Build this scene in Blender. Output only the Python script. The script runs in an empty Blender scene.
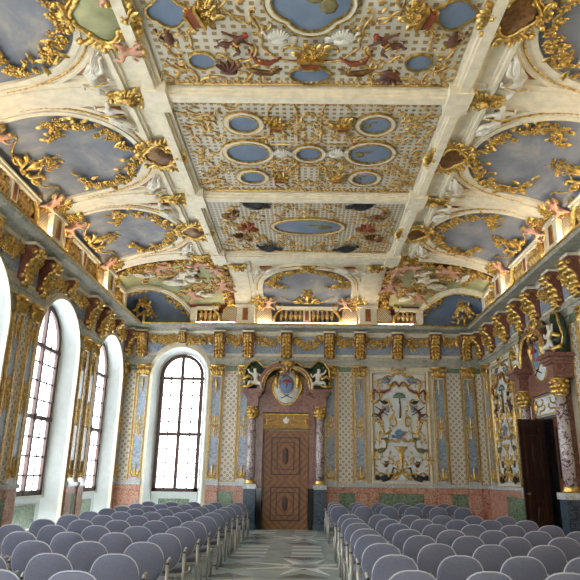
import bpy, math, random
import numpy as np
from mathutils import Matrix, Vector
PI = math.pi
sc = bpy.context.scene
COL = sc.collection
# ------------------------------------------------------------------ camera, world, exposure
XL, XR, D, ZG, ZC = -6.2, 6.1, 20.55, 6.6, 7.9      # left wall, right wall, far wall, ledge height, flat ceiling height
YB = -3.0                                            # wall behind the camera
XM = 0.03
cam = bpy.data.objects.new('camera', bpy.data.cameras.new('camera'))
COL.objects.link(cam)
fp, pit, yaw, rol = 599.2, .299, -.006, .013
cam.data.sensor_width = 36; cam.data.lens = fp * 36 / 580
cam.data.shift_x = -12.3 / 580; cam.data.shift_y = .5 / 580
fw = Vector((math.sin(yaw) * math.cos(pit), math.cos(yaw) * math.cos(pit), math.sin(pit)))
rt = Vector((math.cos(yaw), -math.sin(yaw), 0)); up = rt.cross(fw)
rt, up = rt * math.cos(rol) + up * math.sin(rol), up * math.cos(rol) - rt * math.sin(rol)
cam.matrix_world = Matrix(((rt.x, up.x, -fw.x, 0), (rt.y, up.y, -fw.y, 0), (rt.z, up.z, -fw.z, 1.65), (0, 0, 0, 1)))
cam.data.clip_start = .05
sc.camera = cam
sc.view_settings.view_transform = 'Standard'; sc.view_settings.look = 'None'
sc.view_settings.gamma = 1; sc.view_settings.use_curve_mapping = False
sc.view_settings.exposure = 0.34
sc.cycles.use_denoising = True
sc.cycles.max_bounces = 7; sc.cycles.diffuse_bounces = 5; sc.cycles.glossy_bounces = 3; sc.cycles.transparent_max_bounces = 8
sc.cycles.caustics_reflective = False; sc.cycles.caustics_refractive = False; sc.cycles.sample_clamp_indirect = 6
W = bpy.data.worlds.new('overcast_sky'); sc.world = W; W.use_nodes = True
bg = W.node_tree.nodes['Background']; bg.inputs[0].default_value = (.90, .95, 1.0, 1); bg.inputs[1].default_value = 9.0

def lamp(name, loc, rot, sx, sy, power, col, portal=False, spread=PI):
    d = bpy.data.lights.new(name, 'AREA'); d.shape = 'RECTANGLE'; d.size = sx; d.size_y = sy; d.energy = power; d.color = col
    d.spread = spread
    if portal: d.cycles.is_portal = True
    o = bpy.data.objects.new(name, d); COL.objects.link(o); o.location = loc; o.rotation_euler = rot
    return o
WIN_L = [18.76, 14.72, 10.68, 6.66, 2.64]             # window centres on the left wall
WIN_R = []                                            # none on the right wall
for y in WIN_L:                                       # daylight enters through the windows
    lamp('window_portal', (XL - .75, y, 3.3), (0, -PI / 2, 0), 4.9, 2.1, 1, (1, 1, 1), True)
lamp('window_portal', (-4.27, D + .62, 3.3), (-PI / 2, 0, 0), 1.6, 4.9, 1, (1, 1, 1), True)
for y in WIN_R: lamp('window_portal', (XR + .75, y, 3.3), (0, PI / 2, 0), 4.9, 2.1, 1, (1, 1, 1), True)
for x in (-3.9,): lamp('window_portal', (x, YB - .75, 3.3), (PI / 2, 0, 0), 2.1, 4.9, 1, (1, 1, 1), True)  # unseen opening behind the camera, added to bring in more daylight
WARM = (1.0, .80, .55)
KP = 15.0                                             # warm strip lights hidden on the cornice ledge, watts per metre
for (x0, y0, x1, y1, rz) in ((XL + .44, YB, XL + .44, D - 2.4, 1), (XR - .44, YB, XR - .44, D - 2.4, 1), (XL + 2.4, D - .44, XR - 2.4, D - .44, 0)):
    n = 4 if rz else 3
    for k in range(n):
        a, b = k / n, (k + 1) / n
        xm, ym = x0 + (x1 - x0) * (a + b) / 2, y0 + (y1 - y0) * (a + b) / 2
        L = math.hypot(x1 - x0, y1 - y0) / n
        tilt = .35
        rot = (PI - tilt, 0, 0) if not rz else (PI, tilt if x0 < 0 else -tilt, 0)
        lamp('ledge_strip_light', (xm, ym, ZG + .03), rot, .06 if rz else L, L if rz else .06, KP * L, WARM)

# ------------------------------------------------------------------ materials
def lin(c):
    return tuple((x / 12.92 if x <= .04045 else ((x + .055) / 1.055) ** 2.4) for x in c) + (1,)
def newmat(name):
    m = bpy.data.materials.new(name); m.use_nodes = True
    nt = m.node_tree; b = nt.nodes['Principled BSDF']
    return m, nt, b
def N(nt, t, **kw):
    n = nt.nodes.new(t)
    for k, v in kw.items(): setattr(n, k, v)
    return n
def mth(nt, op, a, b=None, c=None):
    n = N(nt, 'ShaderNodeMath', operation=op)
    for i, v in enumerate((a, b, c)):
        if v is None: continue
        if isinstance(v, (int, float)): n.inputs[i].default_value = v
        else: nt.links.new(v, n.inputs[i])
    return n.outputs[0]
def mixc(nt, f, a, b):
    n = N(nt, 'ShaderNodeMix', data_type='RGBA')
    for i, v in ((0, f), (6, a), (7, b)):
        if isinstance(v, (int, float)): n.inputs[i].default_value = v
        elif isinstance(v, tuple): n.inputs[i].default_value = v
        else: nt.links.new(v, n.inputs[i])
    return n.outputs[2]
def noise(nt, scale, detail=3, rough=.55, dist=0, vec=None):
    n = N(nt, 'ShaderNodeTexNoise'); n.inputs['Scale'].default_value = scale; n.inputs['Detail'].default_value = detail
    n.inputs['Roughness'].default_value = rough; n.inputs['Distortion'].default_value = dist
    if vec is None:
        tc = N(nt, 'ShaderNodeTexCoord'); vec = tc.outputs['Object']
    nt.links.new(vec, n.inputs['Vector'])
    return n.outputs['Fac']
def ramp(nt, fac, stops):
    r = N(nt, 'ShaderNodeValToRGB'); e = r.color_ramp.elements
    e[0].position = stops[0][0]; e[0].color = stops[0][1]; e[1].position = stops[-1][0]; e[1].color = stops[-1][1]
    for p, c in stops[1:-1]:
        q = e.new(p); q.color = c
    nt.links.new(fac, r.inputs[0]); return r.outputs[0]
def bump(nt, b, h, s=.3, d=.02):
    n = N(nt, 'ShaderNodeBump'); n.inputs['Strength'].default_value = s; n.inputs['Distance'].default_value = d
    nt.links.new(h, n.inputs['Height']); nt.links.new(n.outputs[0], b.inputs['Normal'])
def plain(name, c, rough=.6, metal=0, var=.06, sc_=6, bmp=0):
    m, nt, b = newmat(name); c = lin(c)
    f = noise(nt, sc_)
    lo = tuple(x * (1 - var * 2) for x in c[:3]) + (1,); hi = tuple(min(1, x * (1 + var * 2)) for x in c[:3]) + (1,)
    nt.links.new(ramp(nt, f, [(.3, lo), (.7, hi)]), b.inputs['Base Color'])
    b.inputs['Roughness'].default_value = rough; b.inputs['Metallic'].default_value = metal
    if bmp: bump(nt, b, noise(nt, sc_ * 8), bmp, .01)
    return m
def marble(name, c1, c2, vein, scale=2.5, rough=.25, vw=.04):
    m, nt, b = newmat(name)
    f = noise(nt, scale, 5, .6, 1.2)
    base = ramp(nt, f, [(.32, lin(c1)), (.66, lin(c2))])
    v = noise(nt, scale * 1.7, 4, .65, 2.0)
    vv = mth(nt, 'LESS_THAN', mth(nt, 'ABSOLUTE', mth(nt, 'SUBTRACT', v, .5)), vw)
    nt.links.new(mixc(nt, mth(nt, 'MULTIPLY', vv, .6), base, lin(vein)), b.inputs['Base Color'])
    b.inputs['Roughness'].default_value = rough
    return m
def sky(name, c1, c2, c3, scale=.9):
    m, nt, b = newmat(name)
    f = noise(nt, scale, 6, .65, .6)
    nt.links.new(ramp(nt, f, [(.3, lin(c1)), (.52, lin(c2)), (.75, lin(c3))]), b.inputs['Base Color'])
    b.inputs['Roughness'].default_value = .85
    return m
def uv2(nt, mode):
    tc = N(nt, 'ShaderNodeTexCoord'); s = N(nt, 'ShaderNodeSeparateXYZ'); nt.links.new(tc.outputs['Object'], s.inputs[0])
    x, y, z = s.outputs
    if mode == 'wall': return mth(nt, 'ADD', x, y), z
    return x, y
def lattice(name, ground, gold, p, mode='wall', style='rosette', r=.3):
    m, nt, b = newmat(name)
    u, v = uv2(nt, mode)
    if style == 'rosette':
        # rosettes at quincunx points
        def dist(off):
            a = mth(nt, 'SUBTRACT', mth(nt, 'FRACT', mth(nt, 'ADD', mth(nt, 'DIVIDE', u, p), off + 50)), .5)
            c = mth(nt, 'SUBTRACT', mth(nt, 'FRACT', mth(nt, 'ADD', mth(nt, 'DIVIDE', v, p), off + 50)), .5)
            return mth(nt, 'SQRT', mth(nt, 'ADD', mth(nt, 'MULTIPLY', a, a), mth(nt, 'MULTIPLY', c, c)))
        d = mth(nt, 'MINIMUM', dist(0), dist(.5))
        dot = mth(nt, 'LESS_THAN', d, r)
        hole = mth(nt, 'LESS_THAN', d, r * .33)
        # thin gilded diamond lines
        def line(s):
            w = mth(nt, 'FRACT', mth(nt, 'ADD', mth(nt, 'DIVIDE', (mth(nt, 'ADD', u, v) if s else mth(nt, 'SUBTRACT', u, v)), p), 100.5))
            return mth(nt, 'GREATER_THAN', mth(nt, 'ABSOLUTE', mth(nt, 'SUBTRACT', w, .5)), .475)
        f = mth(nt, 'MAXIMUM', dot, mth(nt, 'MAXIMUM', line(0), line(1)))
        f = mth(nt, 'SUBTRACT', f, mth(nt, 'MULTIPLY', hole, .6))
    else:
        a = mth(nt, 'ABSOLUTE', mth(nt, 'SUBTRACT', mth(nt, 'FRACT', mth(nt, 'ADD', mth(nt, 'DIVIDE', u, p), 50)), .5))
        c = mth(nt, 'ABSOLUTE', mth(nt, 'SUBTRACT', mth(nt, 'FRACT', mth(nt, 'ADD', mth(nt, 'DIVIDE', v, p), 50)), .5))
        f = mth(nt, 'LESS_THAN', mth(nt, 'MAXIMUM', a, c), r)
    g0 = lin(ground); g1 = tuple(x * .86 for x in g0[:3]) + (1,)
    gr = ramp(nt, noise(nt, 3), [(.3, g1), (.7, g0)])
    nt.links.new(mixc(nt, f, gr, lin(gold)), b.inputs['Base Color'])
    b.inputs['Roughness'].default_value = .5
    bump(nt, b, f if style == 'rosette' else mth(nt, 'SUBTRACT', 1.0, f), .6, .02)
    return m
def goldmat(name, c, rough=.34, metal=.75):
    m, nt, b = newmat(name)
    c = lin(c); d = (c[0] * .42, c[1] * .32, c[2] * .22, 1)
    nt.links.new(ramp(nt, noise(nt, 14, 4), [(.3, d), (.62, c)]), b.inputs['Base Color'])
    b.inputs['Metallic'].default_value = metal; b.inputs['Roughness'].default_value = rough
    bump(nt, b, noise(nt, 45, 3), .35, .01)
    return m
M = dict(
    stucco=plain('cream_stucco', (.90, .86, .76), .6, bmp=.1), white=plain('white_plaster', (.80, .82, .81), .6, var=.03),
    figure=plain('white_stucco_figure', (.85, .83, .77), .5, bmp=.2), flesh=plain('painted_flesh', (.80, .60, .50), .6),
    gold=goldmat('gilding', (.93, .79, .46), .32, .85), oldgold=goldmat('dull_gilding', (.90, .76, .48), .42, .5),
    bronze=goldmat('brown_bronze', (.50, .36, .20), .4, .5),
    sky=sky('blue_fresco', (.42, .44, .49), (.52, .54, .58), (.72, .69, .62)), deepsky=sky('deep_blue_fresco', (.39, .45, .54), (.46, .52, .60), (.57, .58, .60)),
    green_fresco=sky('green_fresco', (.50, .53, .38), (.66, .66, .50), (.80, .74, .56), 1.3),
    rust=plain('rust_fresco', (.52, .26, .14), .7, var=.2, sc_=4), brown=plain('brown_paint', (.38, .22, .15), .6, var=.15),
    dark=plain('dark_paint', (.16, .15, .15), .6, var=.2), olive=plain('olive_paint', (.45, .42, .26), .6, var=.2),
    blue_paint=plain('blue_paint', (.40, .50, .60), .6, var=.2), red_paint=plain('red_paint', (.60, .20, .14), .6, var=.2),
    grey_marble=marble('grey_green_marble', (.52, .53, .48), (.68, .67, .61), (.78, .76, .70), 1.6, .35),
    blue_marble=marble('blue_marble', (.38, .45, .55), (.55, .61, .68), (.74, .76, .76), 3.0, .3),
    pink_marble=marble('pink_marble', (.58, .33, .25), (.76, .52, .42), (.84, .74, .66), 2.6, .3),
    green_marble=marble('green_marble', (.27, .36, .29), (.42, .50, .41), (.60, .66, .55), 3.5, .2),
    rose_marble=marble('rose_marble', (.38, .22, .19), (.52, .34, .29), (.64, .49, .43), 3.0, .28),
    column_marble=marble('column_marble', (.32, .20, .22), (.46, .33, .35), (.88, .84, .84), 3.0, .15, .07),
    red_marble=marble('console_marble', (.36, .18, .15), (.52, .31, .26), (.60, .42, .36), 5, .3),
    dark_marble=marble('dark_blue_marble', (.07, .11, .16), (.15, .22, .29), (.34, .42, .48), 4, .3), black_marble=plain('black_marble', (.08, .08, .09), .15, var=.2),
    base_marble=marble('pale_base_marble', (.70, .72, .72), (.84, .85, .84), (.6, .6, .6), 2, .2),
    trellis=lattice('trellis_wall', (.90, .89, .85), (.66, .55, .36), .192, 'wall', 'rosette', .235),
    small_trellis=lattice('small_trellis', (.84, .80, .70), (.58, .46, .26), .085, 'flat', 'rosette', .26),
    grid=lattice('ceiling_grid', (.83, .80, .72), (.56, .45, .28), .128, 'flat', 'square', .24),
    grid2=lattice('ceiling_wide_grid', (.84, .81, .73), (.60, .49, .30), .15, 'flat', 'square', .24),
    grid3=lattice('ceiling_fine_grid', (.84, .81, .73), (.56, .47, .32), .105, 'flat', 'square', .30),
    fabric=plain('blue_grey_upholstery', (.42, .435, .51), .9, var=.04, sc_=40, bmp=.3), piping=plain('grey_piping', (.72, .73, .78), .7),
    alu=plain('brushed_aluminium', (.62, .61, .58), .35, .6, .04), darkplastic=plain('dark_plastic', (.13, .13, .14), .5),
    green_cloth=plain('green_drapery', (.16, .24, .17), .6, var=.2), canvas_white=plain('white_scroll_ground', (.86, .87, .86), .6),
    frame_wood=plain('brown_window_wood', (.30, .19, .16), .5), lead=plain('lead_cames', (.30, .32, .34), .5),
    inlay=plain('dark_inlay_wood', (.24, .13, .08), .4), blueshield=plain('blue_shield', (.42, .52, .66), .5),
    pale=plain('pale_grey_marble', (.90, .92, .90), .18, var=.05), ochre=plain('ochre_panel', (.66, .50, .26), .5, var=.1),
    darkred=plain('dark_red_panel', (.58, .32, .15), .4, var=.15))
def woodmat(name, c1, c2, chevron=True, rough=.45):
    m, nt, b = newmat(name)
    tc = N(nt, 'ShaderNodeTexCoord'); s = N(nt, 'ShaderNodeSeparateXYZ'); nt.links.new(tc.outputs['Object'], s.inputs[0])
    u = mth(nt, 'ADD', mth(nt, 'ABSOLUTE', s.outputs[0]), mth(nt, 'MULTIPLY', mth(nt, 'ABSOLUTE', mth(nt, 'SUBTRACT', mth(nt, 'ABSOLUTE', mth(nt, 'SUBTRACT', s.outputs[1], 1.5)), .75)), 1.0 if chevron else .05))
    st = mth(nt, 'FRACT', mth(nt, 'MULTIPLY', u, 4.5))
    f = mth(nt, 'ADD', mth(nt, 'MULTIPLY', st, .5), mth(nt, 'MULTIPLY', noise(nt, 6, 5, .6, 1), .5))
    nt.links.new(ramp(nt, f, [(.25, lin(c1)), (.7, lin(c2))]), b.inputs['Base Color']); b.inputs['Roughness'].default_value = rough
    return m
M['door_wood'] = woodmat('parquetry_door_wood', (.42, .27, .15), (.60, .41, .25))
M['dark_wood'] = woodmat('dark_door_wood', (.13, .07, .045), (.25, .14, .09), False)
M['mid_wood'] = woodmat('brown_door_wood', (.33, .18, .11), (.44, .26, .16), False)
def glassmat():
    m, nt, b = newmat('window_glass'); nt.nodes.remove(b)
    t = N(nt, 'ShaderNodeBsdfTransparent'); t.inputs[0].default_value = (.94, .96, .97, 1)
    g = N(nt, 'ShaderNodeBsdfGlossy'); g.inputs['Roughness'].default_value = .05
    mx = N(nt, 'ShaderNodeMixShader'); mx.inputs[0].default_value = .06
    nt.links.new(t.outputs[0], mx.inputs[1]); nt.links.new(g.outputs[0], mx.inputs[2]); nt.links.new(mx.outputs[0], nt.nodes['Material Output'].inputs[0])
    return m
M['glass'] = glassmat()
M['fabric'].node_tree.nodes['Principled BSDF'].inputs['Sheen Weight'].default_value = .12
def floormat():
    m, nt, b = newmat('marble_floor')
    tc = N(nt, 'ShaderNodeTexCoord'); s = N(nt, 'ShaderNodeSeparateXYZ'); nt.links.new(tc.outputs['Object'], s.inputs[0])
    x, y = s.outputs[0], s.outputs[1]
    def fr(v, p, o=0): return mth(nt, 'FRACT', mth(nt, 'ADD', mth(nt, 'DIVIDE', v, p), 50 + o))
    bandy = mth(nt, 'LESS_THAN', fr(y, .62), .42); bandx = mth(nt, 'LESS_THAN', fr(x, 1.24, .2), .55)
    rect = mth(nt, 'MULTIPLY', bandy, bandx)
    big = mth(nt, 'LESS_THAN', fr(y, 5.0, .25), .45)
    f = mth(nt, 'MULTIPLY', rect, big)
    dia = mth(nt, 'LESS_THAN', mth(nt, 'ADD', mth(nt, 'ABSOLUTE', mth(nt, 'SUBTRACT', fr(x, 1.3, .5), .5)), mth(nt, 'ABSOLUTE', mth(nt, 'SUBTRACT', fr(y, 1.3), .5))), .34)
    f2 = mth(nt, 'MULTIPLY', dia, mth(nt, 'SUBTRACT', 1.0, big))
    n1 = noise(nt, 1.3, 5, .6, 1.5)
    base = ramp(nt, n1, [(.3, lin((.56, .62, .62))), (.7, lin((.70, .75, .74)))])
    lt = ramp(nt, n1, [(.3, lin((.82, .86, .85))), (.7, lin((.92, .94, .92)))])
    dk = ramp(nt, n1, [(.3, lin((.30, .35, .37))), (.7, lin((.42, .47, .48)))])
    c = mixc(nt, f, base, lt); c = mixc(nt, mth(nt, 'MULTIPLY', f2, .8), c, dk)
    nt.links.new(c, b.inputs['Base Color']); b.inputs['Roughness'].default_value = .22
    return m
M['floor'] = floormat()

# ------------------------------------------------------------------ mesh builder
_bl = {}
def blob_t(nu, nv):
    if (nu, nv) not in _bl:
        V = [(0, 0, 1)] + [(math.sin(PI * j / nv) * math.cos(2 * PI * i / nu), math.sin(PI * j / nv) * math.sin(2 * PI * i / nu), math.cos(PI * j / nv)) for j in range(1, nv) for i in range(nu)] + [(0, 0, -1)]
        F = [(0, 1 + i, 1 + (i + 1) % nu) for i in range(nu)]
        for j in range(nv - 2):
            for i in range(nu):
                a = 1 + j * nu + i; b = 1 + j * nu + (i + 1) % nu
                F.append((a, a + nu, b + nu, b))
        l = len(V) - 1; o = 1 + (nv - 2) * nu
        F += [(l, o + (i + 1) % nu, o + i) for i in range(nu)]
        _bl[(nu, nv)] = (np.array(V, float), F)
    return _bl[(nu, nv)]
class MB:
    def __init__(s): s.V = []; s.F = []; s.n = 0; s.mi = []
    def add(s, V, F, mi=0):
        V = np.asarray(V, float).reshape(-1, 3)
        s.V.append(V); s.F += [tuple(i + s.n for i in f) for f in F]; s.mi += [mi] * len(F); s.n += len(V)
        return s
    def box(s, x0, x1, y0, y1, z0, z1, mi=0):
        V = [(x, y, z) for z in (z0, z1) for y in (y0, y1) for x in (x0, x1)]
        return s.add(V, [(0, 2, 3, 1), (4, 5, 7, 6), (0, 1, 5, 4), (2, 6, 7, 3), (0, 4, 6, 2), (1, 3, 7, 5)], mi)
    def blob(s, c, r, rz=0, nu=7, nv=5, mi=0):
        V, F = blob_t(nu, nv); r = (r, r, r) if isinstance(r, (int, float)) else r
        V = V * np.array(r); ca, sa = math.cos(rz), math.sin(rz)
        V = V @ np.array([[ca, sa, 0], [-sa, ca, 0], [0, 0, 1]]) + np.array(c)
        return s.add(V, F, mi)
    def tube(s, pts, r, n=6, caps=True, mi=0, closed=False):
        P = np.array(pts, float); m = len(P)
        R = np.array(r if hasattr(r, '__len__') else [r] * m, float)
        if closed: T = np.roll(P, -1, 0) - np.roll(P, 1, 0)
        else: T = np.gradient(P, axis=0)
        T /= (np.linalg.norm(T, axis=1)[:, None] + 1e-9)
        ref = np.array((0, 0, 1.)) if abs(T[:, 2]).mean() < .8 else np.array((0, 1., 0))
        A = np.cross(T, ref); A /= (np.linalg.norm(A, axis=1)[:, None] + 1e-9); B = np.cross(A, T)
        th = np.arange(n) * 2 * PI / n
        V = P[:, None] + R[:, None, None] * (np.cos(th)[None, :, None] * A[:, None] + np.sin(th)[None, :, None] * B[:, None])
        F = []
        for j in range(m if closed else m - 1):
            k = (j + 1) % m
            for i in range(n): F.append((j * n + i, j * n + (i + 1) % n, k * n + (i + 1) % n, k * n + i))
        if caps and not closed: F += [tuple(range(n))[::-1], tuple((m - 1) * n + i for i in range(n))]
        return s.add(V.reshape(-1, 3), F, mi)
    def lathe(s, prof, n=12, c=(0, 0, 0), axis='z', mi=0):
        V = []
        for r, h in prof:
            for i in range(n):
                a = 2 * PI * i / n; V.append((r * math.cos(a) + c[0], r * math.sin(a) + c[1], h + c[2]))
        F = []
        for j in range(len(prof) - 1):
            for i in range(n): F.append((j * n + i, j * n + (i + 1) % n, (j + 1) * n + (i + 1) % n, (j + 1) * n + i))
        F += [tuple(range(n))[::-1], tuple((len(prof) - 1) * n + i for i in range(n))]
        return s.add(V, F, mi)
    def prism(s, poly, h0, h1, plane='xy', mi=0):
        """extrude a polygon; plane xy: height along z; xz: along y; yz: along x"""
        n = len(poly)
        def p(a, b, h): return (a, b, h) if plane == 'xy' else ((a, h, b) if plane == 'xz' else (h, a, b))
        V = [p(a, b, h0) for a, b in poly] + [p(a, b, h1) for a, b in poly]
        F = [tuple(range(n))[::-1], tuple(range(n, 2 * n))] + [(i, (i + 1) % n, n + (i + 1) % n, n + i) for i in range(n)]
        return s.add(V, F, mi)
    def band(s, pts, d0, d1, w0, w1, closed=False, mi=0):
        """box strip beside a polyline in the (x,y) plane, between normal offsets d0,d1 and heights w0,w1"""
        P = np.array(pts, float); m = len(P)
        T = (np.roll(P, -1, 0) - np.roll(P, 1, 0)) if closed else np.gradient(P, axis=0)
        T /= (np.linalg.norm(T, axis=1)[:, None] + 1e-9); Nn = np.stack([T[:, 1], -T[:, 0]], 1)
        A = P + Nn * d0; B = P + Nn * d1
        V = np.concatenate([np.c_[A, np.full(m, w0)], np.c_[A, np.full(m, w1)], np.c_[B, np.full(m, w1)], np.c_[B, np.full(m, w0)]])
        F = []
        for i in range(m if closed else m - 1):
            j = (i + 1) % m
            for a, b in ((0, 1), (1, 2), (2, 3), (3, 0)): F.append((a * m + i, a * m + j, b * m + j, b * m + i))
        if not closed: F += [(0, m, 2 * m, 3 * m), (m - 1, 4 * m - 1, 3 * m - 1, 2 * m - 1)]
        return s.add(V, F, mi)
    def leaf(s, c, ang, L, w, h=.3, mi=0, z=0):
        """pointed, ridged leaf in the xy plane"""
        V = []; ts = (0, .25, .55, .8, 1)
        for t in ts:
            ww = w * .5 * math.sin(PI * min(1, t * .93 + .07)) ** .8
            zz = h * w * (math.sin(PI * t) * .8 + .25 * t)
            V += [(t * L, -ww, z), (t * L, 0, z + zz + .35 * w * h), (t * L, ww, z)]
        V = np.array(V); ca, sa = math.cos(ang), math.sin(ang)
        V = V @ np.array([[ca, sa, 0], [-sa, ca, 0], [0, 0, 1]]) + np.array((c[0], c[1], c[2] if len(c) > 2 else 0))
        F = []
        for j in range(4): F += [(3 * j, 3 * j + 1, 3 * j + 4, 3 * j + 3), (3 * j + 1, 3 * j + 2, 3 * j + 5, 3 * j + 4)]
        return s.add(V, F, mi)
    def flower(s, c, r, rz=0, mi=0):
        s.blob((c[0], c[1], c[2] + r * .45), r * .38, nu=5, nv=4, mi=mi)
        for k in range(5):
            a = rz + k * 2 * PI / 5
            s.blob((c[0] + math.cos(a) * r * .6, c[1] + math.sin(a) * r * .6, c[2] + r * .1), (r * .45, r * .34, r * .3), a, 5, 4, mi)
        return s
    def curl(s, x, y, ang, L, r, kind='C', flip=1, z=0, bead=True, mi=0, kmax=1.0):
        """acanthus scroll: a line whose curvature grows toward both ends"""
        n = 22; P = []; a = 0; px = py = 0; st = 1 / n
        for i in range(n + 1):
            t = i / n; q = abs(2 * t - 1); k = (1.2 + 15 * kmax * q ** 3)
            if kind == 'S' and t > .5: k = -k
            if kind == 'J': k = 1.0 + 16 * kmax * t ** 3
            P.append((px, py)); a += k * st; px += math.cos(a) * st; py += math.sin(a) * st
        P = np.array(P); 
        if kind != 'J': P -= P[n // 2]; d = P[n // 2 + 3] - P[n // 2 - 3]; b0 = math.atan2(d[1], d[0])
        else: b0 = 0
        P = P @ np.array([[math.cos(-b0), math.sin(-b0)], [-math.sin(-b0), math.cos(-b0)]]); P[:, 1] *= flip
        P = P * L; P = P @ np.array([[math.cos(ang), math.sin(ang)], [-math.sin(ang), math.cos(ang)]]) + np.array((x, y))
        rr = [r * (.5 + .9 * math.sin(PI * (.08 + .84 * i / n))) for i in range(n + 1)]
        s.tube(np.c_[P, np.full(n + 1, z + r * .6)], rr, 5, mi=mi)
        if bead:
            s.blob((P[-1][0], P[-1][1], z + r), r * 1.5, nu=6, nv=4, mi=mi)
            if kind != 'J': s.blob((P[0][0], P[0][1], z + r), r * 1.5, nu=6, nv=4, mi=mi)
        return s
    def swag(s, pts, w, n, seed=0, z=.02, mi=0):
        """dense garland of flowers and leaves along a path"""
        rnd = random.Random(seed); P = np.array(pts, float); seg = np.linalg.norm(np.diff(P, axis=0), axis=1); cum = np.r_[0, np.cumsum(seg)]
        for i in range(n):
            t = (i + rnd.random()) / n; q = t * cum[-1]; x = np.interp(q, cum, P[:, 0]); y = np.interp(q, cum, P[:, 1])
            ww = w * (.55 + .45 * math.sin(PI * t)); x += rnd.uniform(-.5, .5) * ww; y += rnd.uniform(-.5, .5) * ww
            a = rnd.random() * 6.3
            if rnd.random() < .55: s.flower((x, y, z + rnd.random() * w * .3), w * rnd.uniform(.20, .32), a, mi)
            else: s.leaf((x, y, z + w * .1), a, w * .75, w * .32, .5, mi)
        return s
    def map(s, fn):
        V = np.concatenate(s.V); s.V = [fn(V)]; return s
    def xf(s, mat):
        V = np.concatenate(s.V); A = np.array(mat); s.V = [V @ A[:3, :3].T + A[:3, 3]]; return s
    def mirror(s):
        V = np.concatenate(s.V); n = len(V); F = list(s.F); mi = list(s.mi); s.V = [V, V * np.array((-1, 1, 1))]
        s.F = F + [tuple(i + n for i in f[::-1]) for f in F]; s.mi = mi + mi; s.n = 2 * n; return s
    def build(s, name, mats, parent=None, smooth=False, loc=None):
        V = np.concatenate(s.V)
        if parent is not None: L = WLOC.get(parent.name, np.zeros(3)) if loc is None else np.array(loc)
        elif loc is not None: L = np.array(loc, float)
        else: L = np.array([(V[:, 0].min() + V[:, 0].max()) / 2, (V[:, 1].min() + V[:, 1].max()) / 2, V[:, 2].min()])
        me = bpy.data.meshes.new(name); me.from_pydata((V - L).tolist(), [], s.F); me.update()
        if not isinstance(mats, (list, tuple)): mats = [mats]
        for m in mats: me.materials.append(M[m] if isinstance(m, str) else m)
        if len(mats) > 1: me.polygons.foreach_set('material_index', s.mi)
        if smooth: me.polygons.foreach_set('use_smooth', [True] * len(me.polygons))
        o = bpy.data.objects.new(name, me); COL.objects.link(o)
        if parent is not None:
            o.parent = parent; WLOC[o.name] = L
            if loc is None: pass
        else: o.location = L; WLOC[o.name] = L
        return o
WLOC = {}
def tag(o, label=None, cat=None, group=None, kind=None):
    if label: o['label'] = label
    if cat: o['category'] = cat
    if group: o['group'] = group
    if kind: o['kind'] = kind
    return o
def thing(name, label, cat, loc=(0, 0, 0), group=None, kind=None):
    o = bpy.data.objects.new(name, None); COL.objects.link(o); o.location = loc; o.empty_display_size = .1
    WLOC[o.name] = np.array(loc, float)
    return tag(o, label, cat, group, kind)
def proto(name):      # an empty at the origin whose parts are modelled in local coordinates
    return thing(name, None, None)
def kids(o): return [c for c in bpy.data.objects if c.parent == o]
def dup(root, mat, label, cat, group=None, fresh=[]):
    """place a prototype: first use moves it, later uses copy it with its parts and sub-parts"""
    if root.name in fresh:
        r = root.copy(); COL.objects.link(r)
        for ch in TREE[root.name][0]:
            c = ch.copy(); COL.objects.link(c); c.parent = r
            for g in TREE[root.name][1].get(ch.name, []):
                d = g.copy(); COL.objects.link(d); d.parent = c
    else:
        ch = kids(root); TREE[root.name] = (ch, {c.name: kids(c) for c in ch})
        fresh.append(root.name); r = root
    r.matrix_world = mat
    return tag(r, label, cat, group)
TREE = {}
def struct(o): o['kind'] = 'structure'; return o
# ------------------------------------------------------------------ surfaces of the room
SN = 2.6; CA, CB = 3.72, ZC - ZG
_t = np.linspace(0, 1, 600); _in = []; _h = []
for t in _t:
    th = t * PI / 2; _in.append(CA * (1 - math.cos(th) ** (2 / SN))); _h.append(CB * math.sin(th) ** (2 / SN))
_in = np.array(_in); _h = np.array(_h); _s = np.r_[0, np.cumsum(np.hypot(np.diff(_in), np.diff(_h)))]
SMAX = _s[-1]
def cin(s): return np.interp(s, _s, _in)
def chh(s): return np.interp(s, _s, _h)
def s_of_in(i): return float(np.interp(i, _in, _s))
def base(side, u, ins, z):
    if side == 'L': return np.stack([XL + ins, u, z], -1)
    if side == 'R': return np.stack([XR - ins, u, z], -1)
    return np.stack([u, D - ins, z], -1)
def cove(side):
    def fn(V):
        u, s, w = V[:, 0], np.clip(V[:, 1], 0, SMAX), V[:, 2]
        i, h = cin(s), chh(s); e = .03
        di = (cin(np.clip(s + e, 0, SMAX)) - cin(np.clip(s - e, 0, SMAX))); dh = (chh(np.clip(s + e, 0, SMAX)) - chh(np.clip(s - e, 0, SMAX)))
        L = np.hypot(di, dh) + 1e-9
        return base(side, u, i + w * dh / L, ZG + h - w * di / L)
    return fn
def wall(side): return lambda V: base(side, V[:, 0], V[:, 2], V[:, 1])
def ceil(V): return np.stack([V[:, 0], V[:, 1], ZC - V[:, 2]], -1)
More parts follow.
